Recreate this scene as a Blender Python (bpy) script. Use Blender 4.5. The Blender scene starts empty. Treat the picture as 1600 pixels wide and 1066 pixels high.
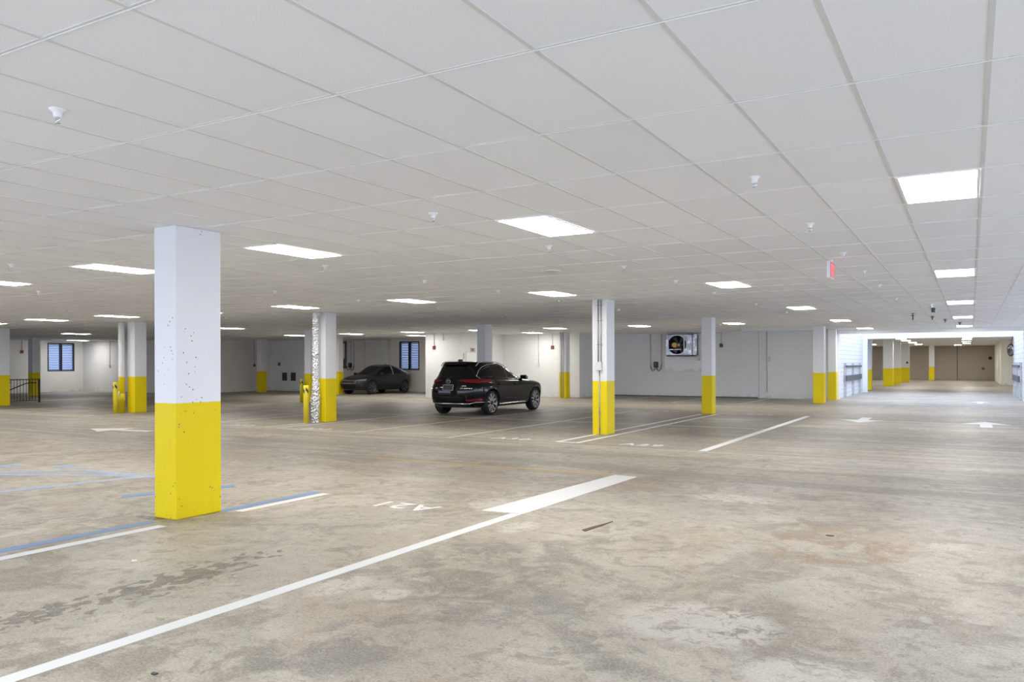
import bpy, bmesh, math, random
from mathutils import Vector, Matrix
from mathutils.bvhtree import BVHTree
random.seed(7)
SC = bpy.context.scene
COL = SC.collection
PI = math.pi

# ------------------------------------------------------------------ camera, world, exposure
CAMZ = 1.625
cd = bpy.data.cameras.new('camera')
cd.sensor_width = 36.0
cd.lens = 1246.1 / 1600 * 36
cd.shift_y = 35.4 / 1600
cd.clip_end = 300
cam = bpy.data.objects.new('camera', cd)
COL.objects.link(cam)
cam.matrix_world = Matrix.Translation((0, 0, CAMZ)) @ Matrix.Rotation(.5223, 4, 'Z') @ Matrix.Rotation(PI/2, 4, 'X') @ Matrix.Rotation(-.0029, 4, 'Z')
SC.camera = cam
w = bpy.data.worlds.new('sky'); SC.world = w; w.use_nodes = True
bg = w.node_tree.nodes['Background']
bg.inputs["Color"].default_value = (.64, .75, 1.0, 1)
bg.inputs['Strength'].default_value = 3.9
LAMP = 32.0
SC.view_settings.view_transform = 'Standard'
SC.view_settings.look = 'None'
SC.view_settings.gamma = 1
SC.view_settings.use_curve_mapping = False
SC.view_settings.exposure = 0.07
SC.cycles.max_bounces = 14
SC.cycles.diffuse_bounces = 8
SC.cycles.use_denoising = True
SC.cycles.sample_clamp_indirect = 8

CEIL = CAMZ + 1.4606
GX, PX = -1.1427, .6113          # ceiling grid: X of line i = GX + PX*i
GY, PY = 2.0441, 1.2192          # Y of line j = GY + PY*j

# ------------------------------------------------------------------ materials
class N:
    def __init__(s, name, rough=.6, metal=0, spec=.5):
        s.m = bpy.data.materials.new(name); s.m.use_nodes = True
        s.t = s.m.node_tree; s.b = s.t.nodes['Principled BSDF']
        s.b.inputs['Roughness'].default_value = rough
        s.b.inputs['Metallic'].default_value = metal
        s.b.inputs['Specular IOR Level'].default_value = spec
        s._co = None
    def new(s, ty): return s.t.nodes.new(ty)
    def link(s, a, b): s.t.links.new(a, b)
    def co(s):
        if s._co is None: s._co = s.new('ShaderNodeTexCoord').outputs['Object']
        return s._co
    def put(s, sock, v):
        if hasattr(v, 'links'): s.link(v, sock)
        elif isinstance(v, tuple) and len(v) == 3 and sock.type == 'RGBA': sock.default_value = (*v, 1)
        else: sock.default_value = v
    def mapc(s, scale=(1, 1, 1), loc=(0, 0, 0), rot=(0, 0, 0)):
        n = s.new('ShaderNodeMapping'); s.link(s.co(), n.inputs[0])
        n.inputs['Scale'].default_value = scale; n.inputs['Location'].default_value = loc; n.inputs['Rotation'].default_value = rot
        return n.outputs[0]
    def noise(s, scale, detail=4, rough=.55, dist=0, vec=None):
        n = s.new('ShaderNodeTexNoise'); s.link(vec if vec is not None else s.co(), n.inputs['Vector'])
        n.inputs['Scale'].default_value = scale; n.inputs['Detail'].default_value = detail
        n.inputs['Roughness'].default_value = rough; n.inputs['Distortion'].default_value = dist
        return n.outputs[0]
    def ramp(s, v, a, b, lo=0., hi=1., smooth=True):
        n = s.new('ShaderNodeMapRange'); n.interpolation_type = 'SMOOTHSTEP' if smooth else 'LINEAR'
        s.link(v, n.inputs[0])
        for k, x in zip((1, 2, 3, 4), (a, b, lo, hi)): n.inputs[k].default_value = x
        return n.outputs[0]
    def mix(s, f, a, b, mode='MIX'):
        n = s.new('ShaderNodeMix'); n.data_type = 'RGBA'; n.blend_type = mode
        s.put(n.inputs[0], f); s.put(n.inputs[6], a); s.put(n.inputs[7], b)
        return n.outputs[2]
    def math(s, op, a, b=0., c=None):
        n = s.new('ShaderNodeMath'); n.operation = op
        s.put(n.inputs[0], a); s.put(n.inputs[1], b)
        if c is not None: s.put(n.inputs[2], c)
        return n.outputs[0]
    def xyz(s):
        n = s.new('ShaderNodeSeparateXYZ'); s.link(s.co(), n.inputs[0]); return n.outputs
    def blob(s, x, y, rx, ry, ang=0):
        # 1 at the centre falling to 0 at the edge of an ellipse on the floor
        n = s.new('ShaderNodeVectorMath'); n.operation = 'SUBTRACT'; s.link(s.co(), n.inputs[0]); n.inputs[1].default_value = (x, y, 0)
        m = s.new('ShaderNodeMapping'); m.inputs['Rotation'].default_value = (0, 0, -ang); s.link(n.outputs[0], m.inputs[0])
        k = s.new('ShaderNodeVectorMath'); k.operation = 'MULTIPLY'; s.link(m.outputs[0], k.inputs[0]); k.inputs[1].default_value = (1/rx, 1/ry, 0)
        l = s.new('ShaderNodeVectorMath'); l.operation = 'LENGTH'; s.link(k.outputs[0], l.inputs[0])
        return s.ramp(l.outputs['Value'], 0, 1, 1, 0)
    def color(s, v): s.put(s.b.inputs['Base Color'], v)
    def rough(s, v): s.put(s.b.inputs['Roughness'], v)
    def bump(s, h, strength=.2, dist=.01):
        n = s.new('ShaderNodeBump'); s.put(n.inputs['Height'], h)
        n.inputs['Strength'].default_value = strength; n.inputs['Distance'].default_value = dist
        s.link(n.outputs[0], s.b.inputs['Normal'])

def flat(name, col, rough=.5, metal=0, spec=.5, coat=0, vary=.06):
    n = N(name, rough, metal, spec)
    if vary: n.color(n.mix(n.noise(6, 3), tuple(c*(1-vary) for c in col), tuple(min(1, c*(1+vary)) for c in col)))
    else: n.color(col)
    if coat: n.b.inputs['Coat Weight'].default_value = coat; n.b.inputs['Coat Roughness'].default_value = .03
    return n.m

def emit(name, col, st):
    n = N(name, .5); n.color(col)
    n.b.inputs['Emission Color'].default_value = (*col, 1); n.b.inputs['Emission Strength'].default_value = st
    return n.m

def column_mat(name, pits=1., white=(.74, .74, .74), line=1.22):
    n = N(name, .5, spec=.15)
    z = n.xyz()[2]
    edge = n.math('ADD', z, n.math('MULTIPLY', n.noise(9, 3), .012))
    isw = n.ramp(edge, line+.004, line+.008)
    wv = n.mix(n.noise(3.5, 5), tuple(c*.95 for c in white), white)
    yv = n.mix(n.noise(2.2, 5), (.72, .55, .006), (.78, .61, .010))
    c = n.mix(isw, yv, wv)
    v = n.new('ShaderNodeTexVoronoi'); v.inputs['Scale'].default_value = 19; n.link(n.co(), v.inputs['Vector'])
    sel = n.math('MULTIPLY', n.ramp(v.outputs['Distance'], .10, .20, 1, 0), n.ramp(n.noise(2.6, 5, .6, 0, n.mapc(scale=(1, 1, .5), loc=(.3, 2.2, 0))), .52, .56))
    sel = n.math('MULTIPLY', sel, pits)
    c = n.mix(sel, c, (.16, .15, .14))
    n.color(c); n.rough(n.ramp(n.noise(5, 3), .3, .7, .33, .5))
    n.bump(n.math('SUBTRACT', n.noise(26, 4), n.math('MULTIPLY', sel, 2)), .12, .01)
    return n.m

def wall_mat(name, col, block=0, dirt=.12):
    n = N(name, .62)
    c = n.mix(n.noise(1.3, 5), tuple(x*(1-dirt) for x in col), col)
    hgt = n.noise(30, 3)
    if block:
        br = n.new('ShaderNodeTexBrick')
        cmb = n.new('ShaderNodeCombineXYZ'); x = n.xyz()
        n.link(n.math('ADD', x[0], x[1]), cmb.inputs[0]); n.link(x[2], cmb.inputs[1]); n.link(cmb.outputs[0], br.inputs['Vector'])
        br.inputs['Scale'].default_value = 1; br.inputs['Brick Width'].default_value = .4; br.inputs['Row Height'].default_value = .2
        br.inputs['Mortar Size'].default_value = .007 if block < 2 else .010
        k = .86 if block < 2 else .62
        c = n.mix(br.outputs['Fac'], c, tuple(x*k for x in col))
        hgt = n.math('SUBTRACT', n.math('MULTIPLY', hgt, .2), br.outputs['Fac'])
    z = n.xyz()[2]
    low = n.math('MULTIPLY', n.ramp(z, 0, .22, 1, 0), n.ramp(n.noise(4, 4), .4, .7))
    c = n.mix(n.math('MULTIPLY', low, .6), c, tuple(x*.5 for x in col))
    n.color(c); n.bump(hgt, .25, .008)
    return n.m

def floor_mat():
    n = N('worn_concrete', .5, spec=.28)
    X, Y, Z = n.xyz()
    def layer(c, k, col, lo, hi, scale, detail=9, rough=.68, dist=.5, sc=(1, 1, 1), loc=(0, 0, 0), mask=None):
        f = n.math('MULTIPLY', n.ramp(n.noise(scale, detail, rough, dist, n.mapc(scale=sc, loc=loc)), lo, hi), k)
        if mask is not None: f = n.math('MULTIPLY', f, mask)
        return n.mix(f, c, col)
    c = n.mix(n.ramp(n.noise(.3, 6, .6, .6), .38, .62), (.375, .318, .235), (.375, .342, .282))
    c = layer(c, .75, (.50, .45, .36), .50, .60, .8, loc=(7, 3, 0))
    c = layer(c, .88, (.22, .185, .14), .51, .61, .62, dist=1.1)
    c = layer(c, .68, (.19, .16, .122), .52, .60, 2.3, dist=.9, loc=(4, 9, 0))
    c = layer(c, .50, (.50, .46, .375), .55, .62, 3.1, dist=.8, loc=(14, 2, 0))
    c = layer(c, .60, (.15, .13, .10), .55, .62, 8, rough=.75, loc=(1, 5, 0))
    c = layer(c, .45, (.34, .225, .135), .54, .64, .5, loc=(31, 11, 0))
    # tyre polish running along the aisles (X direction)
    aisle_m = n.ramp(Y, 7.5, 12)
    c = layer(c, .80, (.215, .188, .155), .42, .58, 1.0, 8, .62, .3, (.13, 1.4, 1), mask=aisle_m)
    c = layer(c, .55, (.47, .44, .38), .54, .62, 1.3, 7, .65, .3, (.16, 2.6, 1), (3, 9, 0), aisle_m)
    c = layer(c, .60, (.15, .13, .11), .52, .62, 1.7, 8, .7, .3, (.2, 3.6, 1), (8, 1, 0), n.ramp(Y, 11, 17))
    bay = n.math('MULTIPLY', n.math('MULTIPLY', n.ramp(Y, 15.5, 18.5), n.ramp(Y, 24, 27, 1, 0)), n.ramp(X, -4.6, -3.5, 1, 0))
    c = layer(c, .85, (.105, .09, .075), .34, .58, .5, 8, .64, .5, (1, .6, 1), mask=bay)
    c = n.mix(n.math('MULTIPLY', n.math('MULTIPLY', n.ramp(Y, 33, 36), n.ramp(X, -5, -7)), .75), c, (.15, .135, .12))
    # drips along the bay in front of the first column
    def spots(c, cx, cy, rx, ry, sc, thr, k, col, loc):
        b = n.blob(cx, cy, rx, ry, .02)
        f = n.ramp(n.math('ADD', n.noise(sc, 1.2, .4, 0, n.mapc(scale=(1.35, 1, 1), loc=loc)), n.math('MULTIPLY', b, .30)), thr, thr+.03)
        return n.mix(n.math('MULTIPLY', n.math('MULTIPLY', f, n.ramp(b, .02, .2)), k), c, col)
    c = spots(c, -5.2, 4.05, .30, .85, 3.6, .73, .82, (.095, .08, .06), (2.2, .4, 0))
    c = spots(c, -5.22, 3.9, .38, 1.7, 8.5, .68, .85, (.08, .068, .05), (5.2, 1.4, 0))
    c = spots(c, -5.28, 2.9, .25, .55, 11, .66, .8, (.09, .078, .06), (.2, 7.4, 0))
    # broad stained patches
    for (x, y, rx, ry, a, k, colr) in ((-3.3, 5.3, .95, 1.5, .5, .80, (.15, .13, .105)), (-3.1, 3.6, .6, 1.1, -.2, .75, (.15, .132, .112)),
                                       (-1.05, 7.5, .95, 1.0, 0, .9, (.24, .145, .075)), (-1.2, 5.3, .5, 1.1, .9, .65, (.19, .155, .115)),
                                       (-5.5, 8.1, .9, .6, 0, .75, (.18, .16, .12)), (-.2, 5.7, .5, .9, .6, .65, (.20, .16, .115)),
                                       (-1.9, 4.3, .3, .9, .8, .75, (.14, .13, .115)), (-2.6, 4.6, .35, .7, -.5, .65, (.14, .13, .115)), (-7.6, 12.2, 5, .9, 0, .5, (.36, .35, .33)), (-6.3, 10.2, 1.6, .5, 0, .6, (.34, .27, .20))):
        b = n.math('MULTIPLY', n.ramp(n.blob(x, y, rx, ry, a), .0, .5), n.ramp(n.noise(2.8, 9, .72, 1.0, n.mapc(loc=(x, y, 0))), .42, .58))
        c = n.mix(n.math('MULTIPLY', b, k), c, colr)
    # pale scuffed spots
    for (x, y, rx, ry) in ((-4.02, 4.45, .22, .42), (-3.55, 4.45, .18, .2), (-8.0, 4.2, .13, .5), (-4.9, 7.9, .3, .5), (-2.4, 9.6, .8, .4), (-1.5, 4.9, .7, .6), (-.7, 4.3, .5, .4), (-3.9, 6.9, .25, .4)):
        b = n.math('MULTIPLY', n.ramp(n.blob(x, y, rx, ry), 0, .4), n.ramp(n.noise(7, 8, .75, .8), .42, .52))
        c = n.mix(n.math('MULTIPLY', b, .8), c, (.60, .56, .48))
    # skid marks beside the disabled bay
    for (x, y, l, a) in ((-8.45, 4.75, .75, .30), (-7.95, 5.1, .5, .10), (-9.3, 5.1, .5, .28), (-8.9, 4.3, .5, .35)):
        c = n.mix(n.math('MULTIPLY', n.ramp(n.blob(x, y, .03, l, -a), .05, .3), .7), c, (.13, .11, .09))
    sp = n.new('ShaderNodeTexVoronoi'); sp.inputs['Scale'].default_value = 3.5; n.link(n.co(), sp.inputs['Vector'])
    c = n.mix(n.math('MULTIPLY', n.ramp(sp.outputs['Distance'], .03, .05, 1, 0), .7), c, (.10, .09, .08))
    vo = n.new('ShaderNodeTexVoronoi'); vo.feature = 'DISTANCE_TO_EDGE'; vo.inputs['Scale'].default_value = 2.6
    vv = n.new('ShaderNodeVectorMath'); vv.operation = 'ADD'; n.link(n.co(), vv.inputs[0])
    nn = n.new('ShaderNodeTexNoise'); nn.inputs['Scale'].default_value = 2.2; nn.inputs['Detail'].default_value = 8; nn.inputs['Roughness'].default_value = .7; n.link(n.co(), nn.inputs['Vector'])
    n.link(nn.outputs['Color'], vv.inputs[1]); n.link(vv.outputs[0], vo.inputs['Vector'])
    cr = n.math('MULTIPLY', n.ramp(vo.outputs['Distance'], 0, .02, 1, 0), n.ramp(n.noise(.8, 4, .6, 0, n.mapc(loc=(5, 2, 0))), .52, .58))
    c = n.mix(n.math('MULTIPLY', cr, .65), c, (.17, .155, .13))
    c = n.mix(.28, c, n.mix(n.ramp(n.noise(60, 3, .8), .42, .58), (.22, .195, .155), (.58, .54, .46)))
    rub = n.math('MULTIPLY', n.ramp(n.blob(-7.55, 5.42, .28, .10), 0, .3), n.ramp(n.noise(38, 4, .7), .44, .5))
    c = n.mix(n.math('MULTIPLY', rub, .8), c, (.07, .065, .055))
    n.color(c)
    fine = n.noise(9, 8, .7, .4)
    n.rough(n.ramp(fine, .35, .65, .60, .42))
    n.bump(n.math('ADD', n.math('MULTIPLY', fine, .7), n.math('MULTIPLY', n.noise(45, 4, .7), .35)), .22, .01)
    return n.m

def tile_mat():
    n = N('ceiling_tile', .85, spec=.2)
    X, Y, Z = n.xyz()
    ci = n.math('FLOOR', n.math('DIVIDE', n.math('SUBTRACT', X, GX), PX))
    cj = n.math('FLOOR', n.math('DIVIDE', n.math('SUBTRACT', Y, GY), PY))
    cb = n.new('ShaderNodeCombineXYZ'); n.link(ci, cb.inputs[0]); n.link(cj, cb.inputs[1])
    wn = n.new('ShaderNodeTexWhiteNoise'); n.link(cb.outputs[0], wn.inputs['Vector'])
    c = n.mix(wn.outputs['Value'], (.83, .835, .845), (.87, .875, .885))
    f = n.noise(150, 2, .8)
    c = n.mix(n.math('MULTIPLY', n.ramp(f, .45, .7), .18), c, (.60, .61, .63))
    n.color(c); n.bump(f, .12, .004)
    return n.m

def paint_mat(name, col, wear, under=(.43, .40, .35)):
    n = N(name, .55)
    k = n.ramp(n.noise(7, 7, .7, .4), .5-wear*.5+.02, .62-wear*.45)
    k2 = n.math('MULTIPLY', n.ramp(n.noise(40, 4, .7), .60, .72), .5 if wear > .05 else .12)
    c = n.mix(n.noise(2.5, 4), tuple(x*.90 for x in col), col)
    if wear > 0: c = n.mix(n.math('MULTIPLY', n.ramp(n.noise(5, 7, .7, .6), .38+.3*(1-wear), .52+.3*(1-wear)), .85), c, under)
    c = n.mix(k2, c, under)
    n.color(c)
    return n.m

M = {}
M['floor'] = floor_mat(); M['tile'] = tile_mat()
M['tbar'] = flat('tbar_metal', (.66, .66, .64), .5); M['tbar_light'] = flat('tbar_edge_metal', (.78, .78, .77), .45)
M['col'] = column_mat('painted_concrete', .25); M['col_pit'] = column_mat('pitted_painted_concrete', 1., (.76, .765, .78))
M['wall_w'] = wall_mat('white_block_paint', (.76, .75, .72), 1)
M['wall_g'] = wall_mat('grey_wall_paint', (.80, .80, .785), 1)
M['wall_t'] = wall_mat('taupe_wall_paint', (.80, .75, .68), 0, .08)
M['wall_far'] = wall_mat('brown_grey_wall_paint', (.46, .40, .32), 0, .06)
M['block'] = wall_mat('daylit_block_paint', (.74, .74, .75), 2)
M['cream'] = wall_mat('cream_wall_paint', (.78, .75, .67), 0, .05)
M['trim'] = flat('white_trim_paint', (.8, .8, .79), .5)
M['beam'] = wall_mat('grey_beam_paint', (.70, .70, .69), 0, .05)
M['lamp'] = emit('lamp_diffuser', (1, .985, .95), LAMP)
M['lampf'] = flat('lamp_frame_metal', (.85, .85, .85), .4)
M['w'] = flat('white_plastic', (.80, .80, .79), .4); M['chrome'] = flat('chrome', (.78, .78, .80), .16, 1, vary=.02)
M['zinc'] = None
n = N('galvanised_steel', .33, .85); n.color(n.mix(n.noise(9, 4), (.42, .44, .46), (.72, .74, .77))); n.rough(n.ramp(n.noise(6, 3), .3, .7, .22, .5)); M['zinc'] = n.m
M['conduit'] = flat('conduit_metal', (.42, .42, .41), .4, .6); M['box'] = flat('junction_box_paint', (.62, .62, .61), .5)
M['dark'] = flat('black_plastic', (.018, .018, .02), .45); M['dgrey'] = flat('dark_grey_metal', (.10, .10, .105), .5)
M['paint_car'] = flat('black_car_paint', (.004, .004, .0045), .12, 0, .15, .5, vary=.02)
M['paint_car2'] = flat('charcoal_car_paint', (.009, .009, .009), .3, 0, .3, .4, vary=.02)
n = N('tinted_glass', .04, 0, .6); n.color(n.mix(n.noise(1.1, 2), (.006, .007, .008), (.016, .018, .019))); n.b.inputs['Coat Weight'].default_value = .6; M['glass'] = n.m
n = N('windscreen_glass', .05, 0, .8); n.color(n.mix(n.noise(1.1, 2), (.03, .04, .035), (.07, .09, .075))); M['glass2'] = n.m
M['tyre'] = flat('tyre_rubber', (.014, .014, .014), .75); M['rim'] = flat('machined_alloy', (.72, .72, .74), .28, .9)
M['rimdark'] = flat('gloss_black_alloy', (.02, .02, .022), .25); M['rimgrey'] = flat('grey_alloy', (.20, .20, .21), .3, .8)
n = N('tail_lamp_red', .12, 0, .7); n.color(n.mix(n.noise(14, 2), (.22, .006, .008), (.55, .015, .02))); n.b.inputs['Coat Weight'].default_value = 1; M['red'] = n.m
M['plate'] = flat('plate_grey', (.10, .095, .085), .4); M['alarm'] = flat('alarm_red', (.16, .012, .012), .4)
M['yellow'] = flat('yellow_paint', (.72, .58, .02), .42); M['white_p'] = paint_mat('white_line_paint', (.75, .75, .73), .0)
M['white_worn'] = paint_mat('worn_white_line_paint', (.62, .60, .55), .45)
M['white_faint'] = paint_mat('faint_white_line_paint', (.54, .51, .46), .6)
M['blue_p'] = paint_mat('blue_line_paint', (.17, .28, .50), .30); M['blue_worn'] = paint_mat('worn_blue_line_paint', (.27, .36, .52), .75, (.44, .42, .38))
M['yell_p'] = paint_mat('worn_yellow_line_paint', (.62, .42, .10), .45)
n = N('aluminium_foil', .22, 1)
n.color((.80, .80, .82)); v = n.new('ShaderNodeTexVoronoi'); v.inputs['Scale'].default_value = 9; n.link(n.mapc(scale=(1, 1, 1.6)), v.inputs['Vector'])
n.bump(n.math('ADD', v.outputs['Distance'], n.noise(22, 4, .6, 1)), .9, .03); M['foil'] = n.m
M['navy'] = flat('black_window_frame_paint', (.012, .013, .02), .5); M['slat'] = flat('sky_tinted_louvre_metal', (.20, .28, .55), .4)  # slat blue is the sky's reflection put into the metal colour
M['exit_red'] = emit('exit_letter_red', (.9, .12, .14), 1.1); M['exit_face'] = flat('exit_face_red', (.62, .10, .12), .4)
M['amber'] = flat('brass_pulley', (.55, .33, .09), .35, .6); M['board'] = flat('rubber_guard', (.10, .10, .11), .6)
M['grille'] = flat('vent_brown', (.08, .07, .058), .6); M['plaster'] = wall_mat('white_plaster', (.93, .92, .90), 0, .1)
M['signg'] = flat('sign_beige', (.42, .36, .31), .5); M['litter'] = flat('white_paper', (.8, .8, .78), .7); M['leafm'] = flat('brown_leaf', (.10, .065, .04), .7)
M['trimp'] = flat('rubber_mirror_back', (.03, .03, .03), .5)
n = N('mirror_glass', .05, 1); n.color((.7, .7, .7)); M['mirror'] = n.m
M['headl'] = flat('headlamp_glass', (.45, .46, .48), .12, .3)

# ------------------------------------------------------------------ mesh helpers
class MB:
    def __init__(s): s.bm = bmesh.new(); s.mi = 0
    def box(s, x0, x1, y0, y1, z0, z1, bev=0, mi=None, rot=None, smooth=False):
        r = bmesh.ops.create_cube(s.bm, size=1)
        vs = r['verts']
        for v in vs: v.co = Vector(((x0+x1)/2 + v.co.x*(x1-x0), (y0+y1)/2 + v.co.y*(y1-y0), (z0+z1)/2 + v.co.z*(z1-z0)))
        if rot is not None:
            c = Vector(((x0+x1)/2, (y0+y1)/2, (z0+z1)/2))
            for v in vs: v.co = c + rot @ (v.co - c)
        fs = set(f for v in vs for f in v.link_faces)
        for f in fs: f.material_index = s.mi if mi is None else mi
        if bev:
            es = list(set(e for v in vs for e in v.link_edges))
            bmesh.ops.bevel(s.bm, geom=es, offset=bev, segments=2, affect='EDGES', profile=.5)
        return s
    def cyl(s, p0, p1, r0, r1=None, seg=20, cap=True, mi=None):
        p0, p1 = Vector(p0), Vector(p1); r1 = r0 if r1 is None else r1
        d = (p1-p0); q = Vector((0, 0, 1)).rotation_difference(d.normalized())
        a, b = [], []
        for k in range(seg):
            t = 2*PI*k/seg; o = Vector((math.cos(t), math.sin(t), 0))
            a.append(s.bm.verts.new(p0 + q @ (o*r0))); b.append(s.bm.verts.new(p1 + q @ (o*r1)))
        for k in range(seg):
            f = s.bm.faces.new((a[k], a[(k+1) % seg], b[(k+1) % seg], b[k])); f.smooth = True; f.material_index = s.mi if mi is None else mi
        if cap:
            for l in (a[::-1], b):
                f = s.bm.faces.new(l); f.material_index = s.mi if mi is None else mi
        return s
    def lathe(s, prof, centre=(0, 0, 0), axis='Z', seg=24, mi=None, smooth=True, cap=True):
        c = Vector(centre); rings = []
        for (r, h) in prof:
            ring = []
            for k in range(seg):
                t = 2*PI*k/seg
                if axis == 'Z': p = Vector((r*math.cos(t), r*math.sin(t), h))
                elif axis == 'X': p = Vector((h, r*math.cos(t), r*math.sin(t)))
                else: p = Vector((r*math.cos(t), h, r*math.sin(t)))
                ring.append(s.bm.verts.new(c+p))
            rings.append(ring)
        for a, b in zip(rings, rings[1:]):
            for k in range(seg):
                f = s.bm.faces.new((a[k], a[(k+1) % seg], b[(k+1) % seg], b[k])); f.smooth = smooth; f.material_index = s.mi if mi is None else mi
        for l in ((rings[0][::-1], rings[-1]) if cap else ()):
            try:
                f = s.bm.faces.new(l); f.material_index = s.mi if mi is None else mi
            except ValueError: pass
        return s
    def tube(s, pts, r, seg=10, mi=None):
        pts = [Vector(p) for p in pts]; rings = []
        for i, p in enumerate(pts):
            d = (pts[min(i+1, len(pts)-1)] - pts[max(i-1, 0)]).normalized()
            q = Vector((0, 0, 1)).rotation_difference(d)
            rr = r[i] if isinstance(r, (list, tuple)) else r
            rings.append([s.bm.verts.new(p + q @ Vector((rr*math.cos(2*PI*k/seg), rr*math.sin(2*PI*k/seg), 0))) for k in range(seg)])
        for a, b in zip(rings, rings[1:]):
            for k in range(seg):
                f = s.bm.faces.new((a[k], a[(k+1) % seg], b[(k+1) % seg], b[k])); f.smooth = True; f.material_index = s.mi if mi is None else mi
        for l in (rings[0][::-1], rings[-1]): s.bm.faces.new(l).material_index = s.mi if mi is None else mi
        return s
    def prism(s, poly, z0, z1, mi=None):
        a = [s.bm.verts.new((x, y, z0)) for x, y in poly]; b = [s.bm.verts.new((x, y, z1)) for x, y in poly]
        n = len(poly); fs = [s.bm.faces.new(a[::-1]), s.bm.faces.new(b)]
        for k in range(n): fs.append(s.bm.faces.new((a[k], a[(k+1) % n], b[(k+1) % n], b[k])))
        for f in fs: f.material_index = s.mi if mi is None else mi
        return s
    def build(s, name, mats, parent=None, loc=None, fix=True):
        if fix: bmesh.ops.recalc_face_normals(s.bm, faces=s.bm.faces[:])
        me = bpy.data.meshes.new(name); s.bm.to_mesh(me); s.bm.free()
        for m in (mats if isinstance(mats, (list, tuple)) else [mats]): me.materials.append(m)
        o = bpy.data.objects.new(name, me); COL.objects.link(o)
        if parent is not None: o.parent = parent
        if loc is not None: o.location = loc
        return o

def tag(o, label, cat, group=None, kind=None):
    o['label'] = label; o['category'] = cat
    if group: o['group'] = group
    if kind: o['kind'] = kind
    return o
def struct(o): o['kind'] = 'structure'; return o
def empty(name, loc, label, cat, group=None, rz=0):
    o = bpy.data.objects.new(name, None); COL.objects.link(o); o.location = loc; o.rotation_euler = (0, 0, rz); o.empty_display_size = .1
    return tag(o, label, cat, group)
def copy_tree(o, parent=None):
    c = o.copy(); COL.objects.link(c); c.parent = parent
    for ch in list(o.children): copy_tree(ch, c)
    return c

# ------------------------------------------------------------------ setting: floor, ceiling, walls
YB = -3.0
XR = 4.0
def seg_grid(x0, x1, y0, y1, z, st=4.0):
    m = MB(); return m
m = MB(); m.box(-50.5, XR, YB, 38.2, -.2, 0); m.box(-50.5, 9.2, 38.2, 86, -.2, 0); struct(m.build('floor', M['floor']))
m = MB(); m.box(-60, 60, YB-45, YB, -.25, -.03); m.box(XR, 60, YB, 38.2, -.25, -.03); struct(m.build('ground_bounce', flat('pale_bounce_ground', (.80, .80, .78), .8)))  # unseen ground, added pale to bounce daylight up to the ceiling
m = MB()
m.box(-48.3, XR, YB, 38.15, CEIL, CEIL+.12, mi=0)
for i in range(-78, 12):
    x = GX + PX*i
    if -48.2 < x < XR-.1: m.box(x-.012, x+.012, YB+.01, 38.1, CEIL-.004, CEIL+.001, mi=1)
for j in range(-9, 30):
    y = GY + PY*j
    m.box(-48.2, XR-.05, y-.010, y+.006, CEIL-.0035, CEIL+.001, mi=1)
    m.box(-48.2, XR-.05, y+.006, y+.010, CEIL-.007, CEIL+.001, mi=2)
struct(m.build('ceiling', [M['tile'], M['tbar'], M['tbar_light']]))

def wall(name, boxes, mat):
    m = MB()
    for b in boxes: m.box(*b)
    return struct(m.build(name, mat))
H = 3.4
# back wall with the right-hand louvred window (X -29.27..-27.80, Z 1.26..2.95)
wall('wall_back', [(-37.9, -29.27, 37.5, 37.75, 0, H), (-27.8, -16.2, 37.5, 37.75, 0, H), (-29.27, -27.8, 37.5, 37.75, 0, 1.26), (-29.27, -27.8, 37.5, 37.75, 2.95, H)], M['wall_t'])
wall('wall_fan', [(-16.2, -5.42, 37.5, 37.75, 0, H)], M['wall_g'])
wall('wall_left', [(-48.25, -48, YB, 27.55, 0, H), (-48.25, -48, 29.22, 29.95, 0, H), (-48.25, -48, 27.55, 29.22, 0, 1.24), (-48.25, -48, 27.55, 29.22, 2.96, H)], M['wall_w'])
wall('wall_left_return', [(-48, -37.8, 29.75, 29.95, 0, H)], M['wall_w'])
wall('wall_alcove', [(-38.05, -37.8, 29.95, 37.5, 0, H)], M['wall_t'])
wall('wall_vents', [(-37.8, -34.95, 35.5, 37.5, 0, CEIL)], wall_mat('grey_white_wall_paint', (.86, .85, .82), 0))
wall('wall_pilaster', [(-30.75, -29.9, 37.15, 37.5, 0, CEIL)], M['cream'])
wall('wall_stair', [(-22.55, -20.45, 30.9, 37.5, 0, CEIL)], M['wall_w'])
wall('wall_service', [(-20.45, -16.2, 34.6, 37.5, 0, CEIL)], M['wall_w'])
wall('wall_right_opened', [(XR, XR+.25, YB, 38.2, -.03, .6), (XR, XR+.25, YB, 38.2, 3.0, H)] + [(XR, XR+.25, y, y+.4, .6, 3.0) for y in (YB, 5.4, 16.7, 25.1, 37.8)], M['wall_w'])  # unseen side, given openings above the parapet to admit daylight
wall('wall_rear', [(-48.25, -36, YB-.25, YB, -.03, H), (-36, XR+.25, YB-.25, YB, 3.0, H)], M['wall_w'])  # unseen rear, opened wide so daylight reaches the near ceiling
# passage open to the sky between the two garages
wall('beam_opening', [(-5.42, XR+.25, 38.15, 38.6, 2.91, 3.9)], M['beam'])
wall('wall_pass_left', [(-5.42, -5.15, 38.15, 47.8, 0, 3.9)], M['block'])
wall('wall_pass_right', [(1.87, 2.1, 38.75, 47.8, 0, 3.9)], M['block'])
wall('wall_pass_front', [(1.95, XR+.25, 38.2, 38.75, 0, 2.91)], M['wall_g'])
wall('beam_far', [(-16, 10, 47.8, 48.25, 2.93, 3.9)], M['trim'])
wall('beam_side', [(-8.35, -5.42, 33.75, 34.1, 2.94, CEIL)], M['beam'])
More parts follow.
